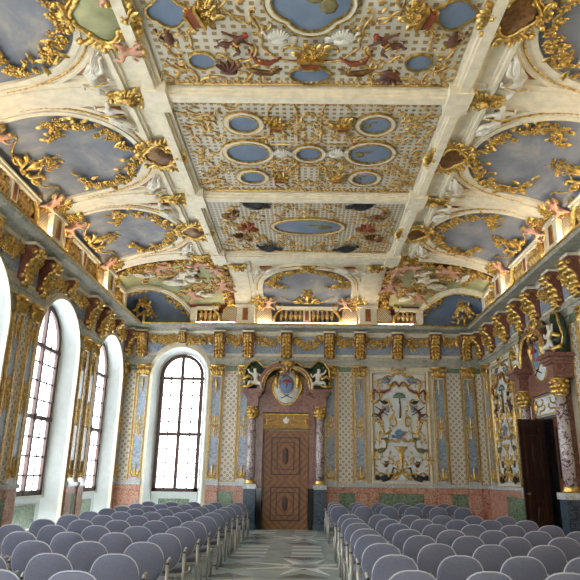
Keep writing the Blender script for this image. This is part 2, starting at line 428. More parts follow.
def frame(kind, side, u, v, w=0, rot=0, sc_=1, flipx=False):
    """4x4 matrix: local x along the surface, y up it, z out of it"""
    if kind == 'ceil':
        o = Vector((u, v, ZC - w)); ex = Vector((1, 0, 0)); ey = Vector((0, -1, 0))
    else:
        fn = cove(side) if kind == 'cove' else wall(side)
        o = Vector(fn(np.array([[u, v, w]]))[0]); e = .04
        ey = (Vector(fn(np.array([[u, v + e, w]]))[0]) - Vector(fn(np.array([[u, v - e, w]]))[0])).normalized()
        ex = {'L': Vector((0, 1, 0)), 'R': Vector((0, -1, 0)), 'B': Vector((1, 0, 0))}[side]
    n = ex.cross(ey).normalized()
    c, s = math.cos(rot), math.sin(rot); ex, ey = ex * c + ey * s, ey * c - ex * s
    fx = -1 if flipx else 1
    m = Matrix(((ex.x * sc_ * fx, ey.x * sc_, n.x * sc_, o.x), (ex.y * sc_ * fx, ey.y * sc_, n.y * sc_, o.y), (ex.z * sc_ * fx, ey.z * sc_, n.z * sc_, o.z), (0, 0, 0, 1)))
    return m
SIDE = {'L': 'left', 'R': 'right', 'B': 'far'}

# ------------------------------------------------------------------ room shell
struct(MB().box(XL, XR, YB, D, -.2, 0).build('floor', 'floor', loc=(0, 0, 0)))
def arch_pts(c, a, zs, z0, n=20, up_=None):
    """outline of an arched opening, from left foot over the crown to right foot"""
    P = [(c - a, z0)] + [(c - a, z0 + (zs - z0) * k / 3) for k in (1, 2)]
    P += [(c + a * math.cos(PI - PI * i / n), zs + (up_ or a) * math.sin(PI * i / n)) for i in range(n + 1)]
    P += [(c + a, z0 + (zs - z0) * k / 3) for k in (2, 1, 0)]
    return P
def wall_mesh(side, u0, u1, z1, openings, mat, name):
    mb = MB(); V = []; F = []
    def quad(a, b, c, d):
        k = len(V); V.extend([a, b, c, d]); F.append((k, k + 1, k + 2, k + 3))
    cur = u0
    for (c, a, zs) in sorted(openings):
        quad((cur, 0, 0), (c - a, 0, 0), (c - a, z1, 0), (cur, z1, 0)); n = 20
        for i in range(n):
            t0, t1 = PI - PI * i / n, PI - PI * (i + 1) / n
            x0, y0, x1, y1 = c + a * math.cos(t0), zs + a * math.sin(t0), c + a * math.cos(t1), zs + a * math.sin(t1)
            quad((x0, y0, 0), (x1, y1, 0), (x1, z1, 0), (x0, z1, 0))
        cur = c + a
    quad((cur, 0, 0), (u1, 0, 0), (u1, z1, 0), (cur, z1, 0))
    mb.add(V, F).map(wall(side))
    return struct(mb.build(name, mat))
A0, ZS = 1.30, 4.54
BW = (-4.27, .95, 4.90)
LW = [(y, A0, ZS) for y in WIN_L]
wall_mesh('L', YB, D, ZG + .1, LW, 'stucco', 'wall_left')
wall_mesh('R', YB, D, ZG + .1, [(y, A0, ZS) for y in WIN_R], 'stucco', 'wall_right')
wall_mesh('B', XL, XR, ZG + .1, [BW], 'stucco', 'wall_back')
o_ = wall_mesh('B', XL, XR, ZC, [(x, A0, ZS) for x in (-3.9,)], 'stucco', 'wall_front'); o_.location.y = o_.location.y - D + YB  # arched opening in this unseen wall is added to let daylight in
# coved ceiling
def cove_grid(side, ulo, uhi, s0, s1, ns, nu, w=0, mb=None, mi=0):
    mb = mb or MB(); V = []; F = []
    for j in range(ns + 1):
        s = s0 + (s1 - s0) * j / ns; a, b = ulo(s), uhi(s)
        for i in range(nu + 1): V.append((a + (b - a) * i / nu, s, w))
    for j in range(ns):
        for i in range(nu):
            k = j * (nu + 1) + i; F.append((k, k + 1, k + nu + 2, k + nu + 1))
    return mb.add(V, F, mi)
for sd in 'LR': struct(cove_grid(sd, lambda s: YB, lambda s: D - cin(s), 0, SMAX, 40, 60).map(cove(sd)).build('ceiling_cove_' + SIDE[sd], 'stucco', smooth=True))
struct(cove_grid('B', lambda s: XL + cin(s), lambda s: XR - cin(s), 0, SMAX, 40, 30).map(cove('B')).build('ceiling_cove_far', 'stucco', smooth=True))
CXL, CXR, CYB = XL + CA, XR - CA, D - CA
struct(MB().box(CXL - .1, CXR + .1, YB, CYB + .1, ZC, ZC + .1).build('ceiling', 'stucco'))
# longitudinal and transverse mouldings of the flat ceiling
def molding(profile, path, name, mat, closed=False):
    """profile (d,h): d offset from the path line, h downward from ceiling level"""
    pass
PX0, PX1 = -2.42, 2.40           # sides of the painted ceiling panels
tn = 1
def trim(mb, mat, smooth=False):
    global tn
    o = mb.build('trim_%d' % tn, mat, smooth=smooth); tn += 1; return struct(o)
for sx, x in ((-1, PX0), (1, PX1)):
    mb = MB()
    for a, b, h in ((0, .06, .08), (.06, .10, .14), (.10, .26, .20), (.26, .31, .13), (.31, .58, .05), (.58, .63, .10), (.63, .70, .15)):
        xs = sorted((x + sx * a, x + sx * b)); mb.box(xs[0], xs[1], YB, CYB + (.35 if b < .3 else 0.0), ZC - h, ZC + .02)
    trim(mb, 'stucco')
    mb = MB()
    for a, b, h in ((.70, .76, .10), (.76, .90, .05)):
        xs = sorted((x + sx * a, x + sx * b)); mb.box(xs[0], xs[1], YB, CYB, ZC - h, ZC + .0)
    trim(mb, 'stucco')
BEAMS = [(16.35, 16.85), (12.48, 12.86), (8.58, 8.95), (4.68, 5.05), (.78, 1.15)]
for y0, y1 in BEAMS:
    mb = MB().box(PX0, PX1, y0, y1, ZC - .08, ZC + .02).box(PX0, PX1, y0 + .05, y1 - .05, ZC - .13, ZC).box(PX0, PX1, y0 + .10, y1 - .10, ZC - .18, ZC)
    trim(mb, 'stucco')
    for x in (PX0, PX1):
        s = -1 if x < 0 else 1
        xs = sorted((x - s * .06, x + s * .34)); trim(MB().box(xs[0], xs[1], y0 - .12, y1 + .12, ZC - .235, ZC), 'stucco')
# architrave, frieze ground, cornice
def run_profile(prof, mat, z=0):
    """horizontal moulding round three walls; prof = (out, height) polygon"""
    for sd, (u0, u1) in (('L', (YB, D)), ('R', (YB, D)), ('B', (XL, XR))):
        mb = MB(); V = []; n = len(prof)
        for e in (0, 1):
            for o, h in prof:
                o = max(o, 0); u = (u0, u1)[e]
                if sd in 'LR' and e == 1: u = D - o
                if sd == 'B': u = XL + o if e == 0 else XR - o
                V.append((u, h, o))
        F = [(i, (i + 1) % n, n + (i + 1) % n, n + i) for i in range(n)] + [tuple(range(n))[::-1], tuple(range(n, 2 * n))]
        trim(mb.add(V, F).map(wall(sd)), mat)
run_profile([(0, 6.42), (.12, 6.42), (.15, 6.46), (.50, 6.50), (.53, 6.56), (.53, 6.60), (0, 6.60)], 'grey_marble')
run_profile([(.47, 6.585), (.56, 6.575), (.575, 6.60), (.56, 6.625), (.47, 6.62)], 'gold')
run_profile([(0, 6.34), (.10, 6.34), (.12, 6.42), (0, 6.42)], 'stucco')
def arch_cut_run(sd, u0, u1, ops, z0, z1, w, mat, kinds=None):
    """strip of wall covering with arched openings cut from it"""
    mb = MB(); V = []; F = []
    segs = [(u0, u1)]; pts = sorted(set([u0, u1] + [v for c, a, zs in ops for v in (c - a, c + a) if u0 < v < u1]))
    us = []
    for a, b in zip(pts[:-1], pts[1:]):
        n = max(1, int((b - a) / .08)) if any(c - r - .01 < (a + b) / 2 < c + r + .01 for c, r, zs in ops) else 1
        us += [a + (b - a) * i / n for i in range(n)]
    us.append(u1)
    def lo(u):
        z = z0
        for c, r, zs in ops:
            if abs(u - c) <= r + 1e-6: z = max(z, min(z1, zs + math.sqrt(max(0, r * r - (u - c) ** 2))))
        return z
    for a, b in zip(us[:-1], us[1:]):
        m = (a + b) / 2
        la, lb = (lo(a + 1e-4), lo(b - 1e-4)); 
        if la >= z1 - 1e-4 and lb >= z1 - 1e-4: continue
        k = len(V); V += [(a, la, 0), (b, lb, 0), (b, z1, 0), (a, z1, 0), (a, la, w), (b, lb, w), (b, z1, w), (a, z1, w)]
        F += [(k + 4, k + 5, k + 6, k + 7), (k, k + 1, k + 5, k + 4), (k + 3, k + 2, k + 6, k + 7), (k, k + 4, k + 7, k + 3), (k + 1, k + 5, k + 6, k + 2)]
    return trim(mb.add(V, F).map(wall(sd)), mat)
TR = .09
opsL = [(c, a + TR, z) for c, a, z in LW]; opsB = [(BW[0], BW[1] + TR + .05, BW[2])]
for sd, u0, u1, ops in (('L', YB, D, opsL), ('R', YB, D, [(y, A0 + TR, ZS) for y in WIN_R]), ('B', XL, XR, opsB)):
    arch_cut_run(sd, u0, u1, ops, 5.25, 5.42, .06, 'grey_marble')
    arch_cut_run(sd, u0, u1, ops, 5.42, 5.56, .10, 'grey_marble')
    arch_cut_run(sd, u0, u1, ops, 5.56, 6.36, .03, 'stucco')
# ------------------------------------------------------------------ windows
def window(idx, sd, c, a0, zs, dep, a1, zs1, sill, trimw, off=0):
    root = thing('window_%d' % idx, None, None, kind='structure')
    o0 = arch_pts(c, a0, zs, 0); c0 = c; c = c + off; o1 = arch_pts(c, a1, zs1, 0)
    mb = MB(); n = len(o0)
    V = [(x, z, 0) for x, z in o0] + [(x, z, -dep) for x, z in o1]
    mb.add(V, [(i, i + 1, n + i + 1, n + i) for i in range(n - 1)])
    mb.map(wall(sd)).build('window_reveal', 'white', root, True)
    tb = MB(); pts = [(x, z) for x, z in o0]
    tb.band(pts, -.0, -trimw, .0, .07); tb.band(pts, -.0, -trimw * .35, .07, .10); tb.map(wall(sd)).build('window_surround', 'stucco', root)
    # parapet with marble inset under the window
    MB().box(c - a1, c + a1, 0, sill - .02, -dep - .02, -dep + .04).box(c - a1, c + a1, sill - .07, sill, -dep - .02, -dep + .12).map(wall(sd)).build('window_parapet', 'white', root)
    MB().box(c - a1 + .25, c + a1 - .25, .35, sill - .22, -dep + .03, -dep + .055).map(wall(sd)).build('parapet_inset', 'green_marble', root)
    fr = [(x, z) for x, z in arch_pts(c, a1 - .01, zs1, sill)]
    f = MB(); w0, w1 = -dep - .02, -dep + .06
    f.band(fr, 0, .12, w0, w1); f.box(c - a1, c + a1, sill, sill + .12, w0, w1)
    f.box(c - .055, c + .055, sill, zs1 + a1 - .03, w0, w1 + .01)
    zt = 2.93; za = zs1 - .10
    f.box(c - a1, c + a1, zt - .05, zt + .05, w0, w1 + .02); f.box(c - a1, c + a1, za - .05, za + .05, w0, w1 + .02)
    f.box(c - .03, c + .03, zt - .1, zt + .1, w1, w1 + .05)
    f.map(wall(sd)).build('window_frame', 'frame_wood', root)
    g = MB()
    for s in (-1, 1):
        um = c + s * a1 * .5
        g.box(um - .022, um + .022, sill, zs1 + .55 * a1, -dep + .01, -dep + .03)
        z = sill + .46
        while z < zs1 + .2:
            xs = sorted((c, c + s * a1)); g.box(xs[0], xs[1], z - .02, z + .02, -dep + .01, -dep + .03); z += .45
    g.map(wall(sd)).build('glazing_bars', 'lead', root)
    k = arch_pts(c, a1 - .02, zs1, sill); q = MB(); q.add([(x, z, -dep + .015) for x, z in k], [tuple(range(len(k)))]); q.map(wall(sd)).build('pane', 'glass', root)
for i, y in enumerate(WIN_L): window(i + 1, 'L', y, A0, ZS, .42, 1.0, ZS + .22, 1.10, TR, .10)
for i, y in enumerate(WIN_R): window(i + 7, 'R', y, A0, ZS, .60, .97, ZS + .12, 1.10, TR)
window(6, 'B', BW[0], BW[1], BW[2], .36, .76, BW[2] + .02, 1.08, TR + .05)
# ------------------------------------------------------------------ dado and bases
def flat(sd, u0, u1, v0, v1, w0, w1, mat, name='trim'):
    return trim(MB().box(u0, u1, v0, v1, w0, w1).map(wall(sd)), mat)
piersL = []; e = D
for c in WIN_L: piersL.append((c + A0 + TR, e)); e = c - A0 - TR
piersL.append((YB, e))
PC = 14.75       # portal centre on the right wall
runs = [('L', a, b) for a, b in piersL] + [('B', XL, BW[0] - BW[1] - TR - .05), ('B', BW[0] + BW[1] + TR + .05, -1.85), ('B', .65, XR), ('R', PC + 1.3, D), ('R', YB, PC - 1.3)]
for sd, a, b in runs:
    flat(sd, a, b, .16, 1.30, 0, .06, 'pink_marble'); flat(sd, a, b, 0, .16, 0, .10, 'base_marble'); flat(sd, a, b, 1.30, 1.40, 0, .11, 'base_marble')
for sd, a, b in [('L', 12.62, 13.0), ('L', 16.65, 17.0), ('L', 8.58, 8.95), ('B', -2.78, -2.28), ('B', 1.16, 1.68), ('B', 2.45, 3.9), ('B', 4.82, 5.32), ('R', 17.35, 18.8)]:
    flat(sd, a, b, .38, 1.12, .05, .075, 'green_marble')
for sd, a in [('B', -3.0), ('B', -2.03), ('B', .88), ('B', 1.87), ('B', 4.57), ('B', 5.57), ('B', -5.52), ('L', 12.35), ('L', 13.2), ('L', 16.42), ('L', 17.25)]:
    flat(sd, a - .2, a + .2, .16, 1.3, .05, .10, 'pink_marble'); flat(sd, a - .22, a + .22, 1.30, 1.40, .10, .15, 'base_marble')
# floor star
def star(x, y, R, r, n, rot, z, mat, nm):
    P = [((R if k % 2 == 0 else r) * math.cos(rot + PI * k / n) + x, (R if k % 2 == 0 else r) * math.sin(rot + PI * k / n) + y) for k in range(2 * n)]
    return trim(MB().prism(P, 0, z), mat)
for ys in (12.4, 5.6, 17.7):
    k = .8 if ys > 17 else 1
    star(.04, ys, 1.15 * k, .30 * k, 8, PI / 8, .003, 'pale', 'star'); star(.04, ys, .30 * k, .28 * k, 10, 0, .005, M['blue_marble'], 'star')
ORD = ['first', 'second', 'third', 'fourth', 'fifth', 'sixth', 'seventh', 'eighth', 'ninth', 'tenth', 'eleventh', 'twelfth', 'thirteenth', 'fourteenth']
WALLW = {'L': 'left window wall', 'R': 'right wall', 'B': 'far wall'}
# ------------------------------------------------------------------ figures
def skin(name, J, E, sub=1):
    """one continuous body grown along a skeleton; J: name -> (x,y,z,r)"""
    ks = list(J); me = bpy.data.meshes.new(name); me.from_pydata([J[k][:3] for k in ks], [(ks.index(a), ks.index(b)) for a, b in E], [])
    o = bpy.data.objects.new(name, me); COL.objects.link(o)
    md = o.modifiers.new('s', 'SKIN'); sk = me.skin_vertices[0].data
    for i, k in enumerate(ks): sk[i].radius = (J[k][3], J[k][3]); sk[i].use_root = (i == 0)
    md.use_smooth_shade = True
    ss = o.modifiers.new('d', 'SUBSURF'); ss.levels = sub; ss.render_levels = sub
    dg = bpy.context.evaluated_depsgraph_get(); dg.update()
    m2 = bpy.data.meshes.new_from_object(o.evaluated_get(dg)); bpy.data.objects.remove(o)
    return m2
BODY = [('pelvis', 'belly'), ('belly', 'chest'), ('chest', 'neck'), ('neck', 'head'), ('head', 'crown'), ('chest', 'sL'), ('sL', 'eL'), ('eL', 'hL'), ('chest', 'sR'), ('sR', 'eR'), ('eR', 'hR'),
        ('pelvis', 'pL'), ('pL', 'kL'), ('kL', 'fL'), ('fL', 'tL'), ('pelvis', 'pR'), ('pR', 'kR'), ('kR', 'fR'), ('fR', 'tR')]
POSES = dict(
  recline=dict(pelvis=(0, 0, .10, .10), belly=(-.10, .10, .12, .08), chest=(-.20, .20, .13, .10), neck=(-.27, .29, .13, .04), head=(-.30, .36, .14, .065), crown=(-.33, .42, .14, .05),
    sL=(-.30, .18, .12, .05), eL=(-.42, .04, .10, .035), hL=(-.50, .16, .10, .026), sR=(-.10, .27, .12, .05), eR=(.06, .34, .12, .035), hR=(.16, .26, .12, .026),
    pL=(.07, -.06, .10, .085), kL=(.30, .06, .16, .06), fL=(.50, -.14, .08, .035), tL=(.58, -.12, .08, .026), pR=(.02, -.10, .08, .085), kR=(.28, -.14, .10, .06), fR=(.56, -.24, .06, .035), tR=(.64, -.22, .06, .026)),
  sit=dict(pelvis=(0, 0, .10, .11), belly=(0, .12, .10, .10), chest=(.02, .26, .11, .105), neck=(.03, .38, .12, .045), head=(.05, .46, .13, .095), crown=(.06, .53, .13, .07),
    sL=(-.10, .30, .11, .05), eL=(-.24, .20, .14, .04), hL=(-.30, .34, .16, .03), sR=(.13, .30, .11, .05), eR=(.28, .36, .14, .04), hR=(.36, .50, .16, .03),
    pL=(-.07, -.04, .12, .085), kL=(-.22, -.06, .26, .065), fL=(-.24, -.28, .20, .04), tL=(-.26, -.31, .26, .03), pR=(.08, -.04, .12, .085), kR=(.26, .02, .22, .065), fR=(.36, -.20, .16, .04), tR=(.40, -.22, .22, .03)),
  leap=dict(pelvis=(0, 0, .10, .10), belly=(.08, .10, .12, .085), chest=(.16, .22, .12, .10), neck=(.24, .30, .13, .05), head=(.31, .35, .14, .08), crown=(.37, .36, .14, .055),
    sL=(.10, .30, .12, .05), eL=(-.10, .42, .12, .035), hL=(-.26, .52, .12, .028), sR=(.24, .18, .12, .05), eR=(.40, .06, .12, .035), hR=(.56, -.02, .12, .028),
    pL=(-.08, -.02, .10, .075), kL=(-.30, .08, .12, .055), fL=(-.46, -.10, .10, .032), tL=(-.54, -.10, .10, .025), pR=(.04, -.08, .10, .075), kR=(.16, -.30, .12, .055), fR=(.00, -.44, .10, .032), tR=(-.06, -.50, .10, .025)))
FIGM = {k: skin('figure_' + k, v, BODY) for k, v in POSES.items()}
def headbits(J, mbh, mbf):
    h, c = Vector(J['head'][:3]), Vector(J['crown'][:3]); r = J['head'][3]; upv = (c - h).normalized()
    mid = (h + c) / 2
    mbh.blob(tuple(mid + upv * r * .35 - Vector((0, 0, r * .25))), (r * 1.02, r * 1.02, r * 1.0), nu=8, nv=6)
    f = Vector((0, 0, 1)); side = upv.cross(f)
    mbf.blob(tuple(h + f * r * .95), (r * .16, r * .22, r * .22), nu=5, nv=4)
    for s in (-1, 1): mbf.blob(tuple(h + upv * r * .3 + side * s * r * .38 + f * r * .82), r * .13, nu=5, nv=4)
    mbf.blob(tuple(h - upv * r * .42 + f * r * .82), (r * .28, r * .1, r * .1), nu=5, nv=4)
def figure_proto(name, pose, mat, hair='gold', extra=None, face='figure'):
    p = proto(name); b = bpy.data.objects.new('body', FIGM[pose].copy()); COL.objects.link(b); b.parent = p
    b.data.materials.clear(); b.data.materials.append(M[mat])
    for pl_ in b.data.polygons: pl_.material_index = 0
    h, f = MB(), MB(); headbits(POSES[pose], h, f); h.build('hair', hair, p, True); f.build('face', face, p, True)
    if extra: extra(p)
    return p
def drape(p, mat='figure'):
    mb = MB(); rnd = random.Random(3)
    for k in range(13):
        t = k / 12; j = rnd.uniform(-.03, .03); mb.tube([(-.10 + .1 * t, .03 - .13 * t, .15), (.10 + .1 * t, .05 - .18 * t + j, .19), (.30 + .12 * t, -.01 - .22 * t - j, .14), (.44 + .16 * t + j, -.10 - .2 * t, .07)], [.016, .028, .026, .012], 5)
    mb.build('drapery', mat, p, True)
    g = MB().tube([(-.32, .05, .16), (-.2, .1, .22), (-.05, .2, .2), (.1, .3, .16)], .018, 5); g.build('sash', 'gold', p, True)
def wings(p):
    mb = MB()
    for k in range(5): mb.leaf((-.05, .28, .05), PI * .70 + k * .22, .34 - .03 * k, .10, .4)
    for k in range(5): mb.leaf((.08, .28, .05), PI * .30 - k * .22, .34 - .03 * k, .10, .4)
    mb.build('wing', 'oldgold', p, True)
def monkeybits(p):
    MB().tube([(-.05, -.03, .1), (-.2, -.14, .1), (-.38, -.05, .1), (-.42, .14, .1), (-.3, .2, .1)], [.028, .024, .02, .018, .012], 6).build('tail', 'brown', p, True)
    MB().tube([(.0, .16, .16), (.12, .08, .24), (.22, .12, .2)], .03, 5).tube([(-.06, .04, .18), (.06, -.06, .2)], .03, 5).build('belt', 'gold', p, True)
WOMAN = figure_proto('stucco_woman', 'recline', 'figure', 'figure', drape)
PUTTO = figure_proto('putto', 'sit', 'flesh', 'oldgold', wings, 'flesh')
PUTTO2 = figure_proto('white_putto', 'sit', 'figure', 'figure', None)
MONKEY = figure_proto('monkey_relief', 'leap', 'brown', 'red_paint', monkeybits, 'brown')
DARKFIG = figure_proto('draped_figure', 'recline', 'figure', 'bronze', lambda p: drape(p, 'figure'), 'flesh')
def bird_proto(name, mat, neck=.35, legs=True, wing='blue_paint', open_=False):
    p = proto(name)
    b = MB().blob((0, 0, .06), (.20, .11, .07), .15, 9, 6)
    b.tube([(.14, .04, .06), (.23, .10, .07), (.24, .10 + neck * .6, .07), (.28, .10 + neck, .07)], [.06, .035, .026, .03], 6).blob((.29, .11 + neck, .07), (.05, .035, .035), nu=7, nv=5)
    for k in range(4): b.leaf((-.12, .0, .04), PI - .35 + .22 * k, .26, .07, .3)
    b.build('body', mat, p, True)
    MB().tube([(.32, .11 + neck, .07), (.42, .08 + neck, .07)], [.018, .004], 5).build('beak', 'gold', p)
    w = MB()
    if open_:
        for k in range(6): w.leaf((-.02, .03, .08), PI * .5 + .25 * k - .3, .36 - .02 * k, .10, .4); w.leaf((.05, .03, .08), PI * .5 - .22 * k + .1, .30 - .02 * k, .09, .4)
    else:
        for k in range(4): w.leaf((.10, .03 - .02 * k, .11), PI - .1 + .16 * k, .26, .08, .4)
    w.build('wing', wing, p, True)
    if legs:
        for s in (-.03, .05): MB().tube([(s, -.08, .05), (s + .02, -.2, .05), (s, -.30, .05), (s + .06, -.31, .05)], .010, 5).build('leg', 'bronze', p)
    return p
GREYBIRD = bird_proto('grey_crane', 'blue_paint'); PALEBIRD = bird_proto('pale_bird', 'figure', .12, False, 'figure', True)
DARKBIRD = bird_proto('dark_bird', 'dark', .10, False, 'dark', True); BLUEPEACOCK = bird_proto('blue_peacock', 'blue_paint', .22, False, 'dark', False)
# ------------------------------------------------------------------ ornament prototypes
def cartouche_proto(name, fill, rx=.42, ry=.34):
    p = proto(name)
    th = [2 * PI * k / 28 for k in range(28)]
    o = [(rx * math.cos(t) * (1 + .10 * math.cos(4 * t)), ry * math.sin(t) * (1 + .10 * math.cos(4 * t))) for t in th]
    f = MB(); V = [(0, 0, .14)] + [(x * .55, y * .55, .12) for x, y in o] + [(x, y, .04) for x, y in o]; n = 28
    f.add(V, [(0, 1 + i, 1 + (i + 1) % n) for i in range(n)] + [(1 + i, 1 + n + i, 1 + n + (i + 1) % n, 1 + (i + 1) % n) for i in range(n)])
    f.build('shield_panel', fill, p, True)
    g = MB(); g.tube([(x * 1.02, y * 1.02, .07) for x, y in o], .035, 6, closed=True); g.tube([(x * 1.2, y * 1.2, .04) for x, y in o], .025, 6, closed=True)
    for s in (-1, 1):
        for q, (x, y, a, L, fl) in enumerate([(.95, .75, .9, .42, 1), (1.05, -.75, -.9, .42, -1), (1.3, .05, PI / 2, .40, -1), (.35, 1.25, .1, .34, 1), (.35, -1.25, -.1, .34, -1)]):
            aa = a if s > 0 else PI - a
            g.curl(s * x * rx, y * ry, aa, L, .04, 'C', fl * s, .02)
        for k in range(7): g.leaf((s * rx * (1.1 + .05 * k), -ry * .5 + k * ry * .22, .04), (0 if s > 0 else PI) + (k - 3) * .25 * s, .20, .10, .5)
    for k in range(5): g.leaf((0, ry * 1.1, .05), PI / 2 + (k - 2) * .45, .26, .11, .6); g.leaf((0, -ry * 1.1, .05), -PI / 2 + (k - 2) * .45, .22, .10, .6)
    g.flower((0, ry * 1.15, .08), .11); g.flower((0, -ry * 1.15, .08), .09)
    rnd = random.Random(5)
    for k in range(26):
        t = rnd.random() * 6.28; q = rnd.uniform(1.15, 1.5); g.leaf((rx * q * math.cos(t), ry * q * math.sin(t), .03), rnd.random() * 6.28, .13, .06, .6)
    g.build('gilded_frame', 'gold', p, True)
    return p
CART = cartouche_proto('brown_cartouche', 'bronze'); CARTG = cartouche_proto('painted_cartouche', 'green_fresco', .46, .36)
def trophy_proto():
    p = proto('gilded_flower_urn')
    u = MB().lathe([(.08, 0), (.10, .03), (.04, .08), (.04, .14), (.10, .28), (.13, .40), (.10, .46), (.13, .50)], 10).xf(Matrix.Rotation(-PI / 2, 4, 'X')).xf(Matrix.Diagonal((1, 1, .7, 1)))
    u.build('urn', 'gold', p, True)
    f = MB(); rnd = random.Random(2)
    for k in range(34):
        t = rnd.random(); y = .46 + t * .62; w = .24 * (1 - t) ** .7 + .03
        x = rnd.uniform(-w, w)
        if k % 3: f.flower((x, y, .06 + .06 * (1 - t)), .055 + .02 * rnd.random(), rnd.random() * 6)
        else: f.leaf((x, y, .06), rnd.random() * 6.28, .16, .07, .5)
    f.build('flowers', 'gold', p, True)
    c = MB()
    for s in (-1, 1):
        c.curl(s * .26, .18, PI / 2 - s * .5, .5, .035, 'S', s, .02); c.curl(s * .42, .06, (0 if s > 0 else PI), .34, .03, 'C', s, .02); c.leaf((s * .2, .1, .04), (.2 if s > 0 else PI - .2), .35, .12, .5)
    c.build('scroll', 'gold', p, True)
    for s in (-1, 1):
        P = [(s * (.10 + 1.0 * t), .42 - .30 * math.sin(PI * min(1, t * 1.15)) - .05 * t, .03) for t in [k / 24 for k in range(25)]]
        MB().tube(P, [.028 if k % 2 else .014 for k in range(25)], 5).build('chain', 'gold', p, True)
    return p
URN = trophy_proto()
def shell_proto():
    p = proto('gilded_shell_ornament'); g = MB()
    for k in range(9): g.leaf((0, -.05, .05), PI / 2 + (k - 4) * .34, .30, .10, .8); g.leaf((0, .06, .04), -PI / 2 + (k - 4) * .2, .42 - abs(k - 4) * .03, .09, .7)
    g.flower((0, .02, .14), .12)
    for s in (-1, 1): g.curl(s * .17, .12, PI / 2 - s * .3, .36, .035, 'C', -s, .03); g.curl(s * .12, -.22, -PI / 2 + s * .3, .36, .035, 'S', s, .03)
    rnd = random.Random(1)
    for k in range(14): g.flower((rnd.uniform(-.16, .16), rnd.uniform(-.4, .15), .07), .05)
    g.build('leafwork', 'gold', p, True); MB().blob((0, .0, .14), (.08, .10, .08), nu=8, nv=6).build('mask', 'oldgold', p, True)
    return p
SHELL = shell_proto()
def basket_proto(name, fl='gold', body='rust'):
    p = proto(name)
    MB().prism([(-.09, -.12), (.09, -.12), (.15, .03), (-.15, .03)], 0, .09).build('basket', body, p)
    MB().band([(-.16, .03), (0, .035), (.16, .03)], -.02, .02, 0, .12).band([(-.1, -.12), (.1, -.12)], -.015, .015, 0, .11).build('rim', 'gold', p)
    g = MB(); rnd = random.Random(8)
    for k in range(22):
        a = rnd.uniform(.1, PI - .1); q = rnd.uniform(.02, .2)
        if k % 2: g.flower((math.cos(a) * q, .05 + math.sin(a) * q, .05), .045, k)
        else: g.leaf((math.cos(a) * q, .05 + math.sin(a) * q, .05), a, .12, .06, .5)
    g.build('flowers', fl, p, True)
    return p
BASKET = basket_proto('flower_basket')
# ------------------------------------------------------------------ wall pieces
def capital(p, y, w=.42):
    g = MB(); g.box(-w * .40, w * .40, y, y + .04, 0, .14)
    for s in (-1, 1):
        g.curl(s * w * .36, y + .27, (PI * .9 if s > 0 else PI * .1), .26, .03, 'C', -s, .10)
        g.blob((s * w * .44, y + .27, .12), .05, nu=8, nv=5)
        for k in range(2): g.leaf((s * w * (.16 + .2 * k), y + .03, .12), PI / 2 - s * (.1 + .2 * k), .20, .12, .6)
    for k in (-1, 0, 1): g.leaf((k * w * .26, y + .10, .13), PI / 2 - k * .25, .17, .10, .7)
    g.leaf((0, y + .03, .12), PI / 2, .24, .13, .7); g.flower((0, y + .30, .14), .055)
    g.box(-w * .54, w * .54, y + .32, y + .38, 0, .20)
    g.build('capital', 'gold', p, True)
def pilaster_proto():
    p = proto('wall_pilaster'); H = 3.47
    MB().box(-.20, .20, 0, H, 0, .07).build('backing', 'stucco', p)
    MB().box(-.135, .135, .13, H - .04, .07, .085).build('shaft', 'blue_marble', p)
    g = MB()
    for s in (-1, 1): g.box(s * .155 - .014, s * .155 + .014, .1, H, .07, .105); g.box(s * .195 - .008, s * .195 + .008, .1, H, .05, .085)
    g.box(-.17, .17, .10, .125, .07, .105); g.build('gilded_edging', 'oldgold', p)
    MB().box(-.21, .21, 0, .06, 0, .12).box(-.2, .2, .06, .10, 0, .10).build('base', 'base_marble', p)
    c = MB()
    for s in (-1, 1):
        c.curl(s * .06, 1.62, PI / 2 - s * .2, .36, .011, 'C', -s, .08); c.curl(s * .06, 1.98, PI / 2 + s * .2, .34, .011, 'C', -s, .08); c.curl(s * .09, 1.8, PI / 2, .22, .011, 'C', s, .08)
        c.leaf((0, 1.8, .09), (0 if s > 0 else PI), .13, .05, .6)
    for k in range(5): c.leaf((0, 1.75 + .07 * k, .09), PI / 2, .14, .045, .5); c.leaf((0, 1.85 - .07 * k, .09), -PI / 2, .14, .045, .5)
    c.flower((0, 1.8, .1), .06); c.build('cartouche_ornament', 'gold', p, True)
    c = MB()
    for s in (-1, 1): c.curl(s * .07, .25, PI / 2 - s * .3, .26, .016, 'C', -s, .08); c.leaf((s * .03, .16, .09), PI / 2 - s * .6, .2, .07, .5)
    for k in range(3): c.leaf((0, .16 + .1 * k, .09), PI / 2, .2, .08, .5)
    c.flower((0, .2, .1), .05); c.build('base_ornament', 'gold', p, True)
    c = MB()
    for k in range(4): c.leaf((0, H - .1 - .09 * k, .09), -PI / 2, .2, .11 - .02 * k, .5)
    c.flower((0, H - .1, .09), .05); c.build('pendant_ornament', 'gold', p, True)
    capital(p, H)
    return p
PIL = pilaster_proto(); fr_ = []
PB = [(-5.52, 'between the left corner and the window'), (-3.0, 'just right of the far window'), (-2.03, 'just left of the door portal'), (.88, 'just right of the door portal'),
      (1.87, 'left of the painted arabesque panel'), (4.57, 'right of the painted arabesque panel'), (5.57, 'nearest the right corner')]
for x, d in PB: dup(PIL, frame('wall', 'B', x, 1.40), 'blue marble pilaster with gilded capital on far wall ' + d, 'pilaster', 'blue marble pilasters', fr_)
PL = [(20.37, 'in the far corner'), (17.15, 'second beyond the middle window'), (16.40, 'just beyond the middle window'), (13.12, 'just before the middle window'), (12.36, 'just beyond the window nearest the camera'),
      (9.08, 'just before the window nearest the camera'), (8.32, 'closest to the camera')]
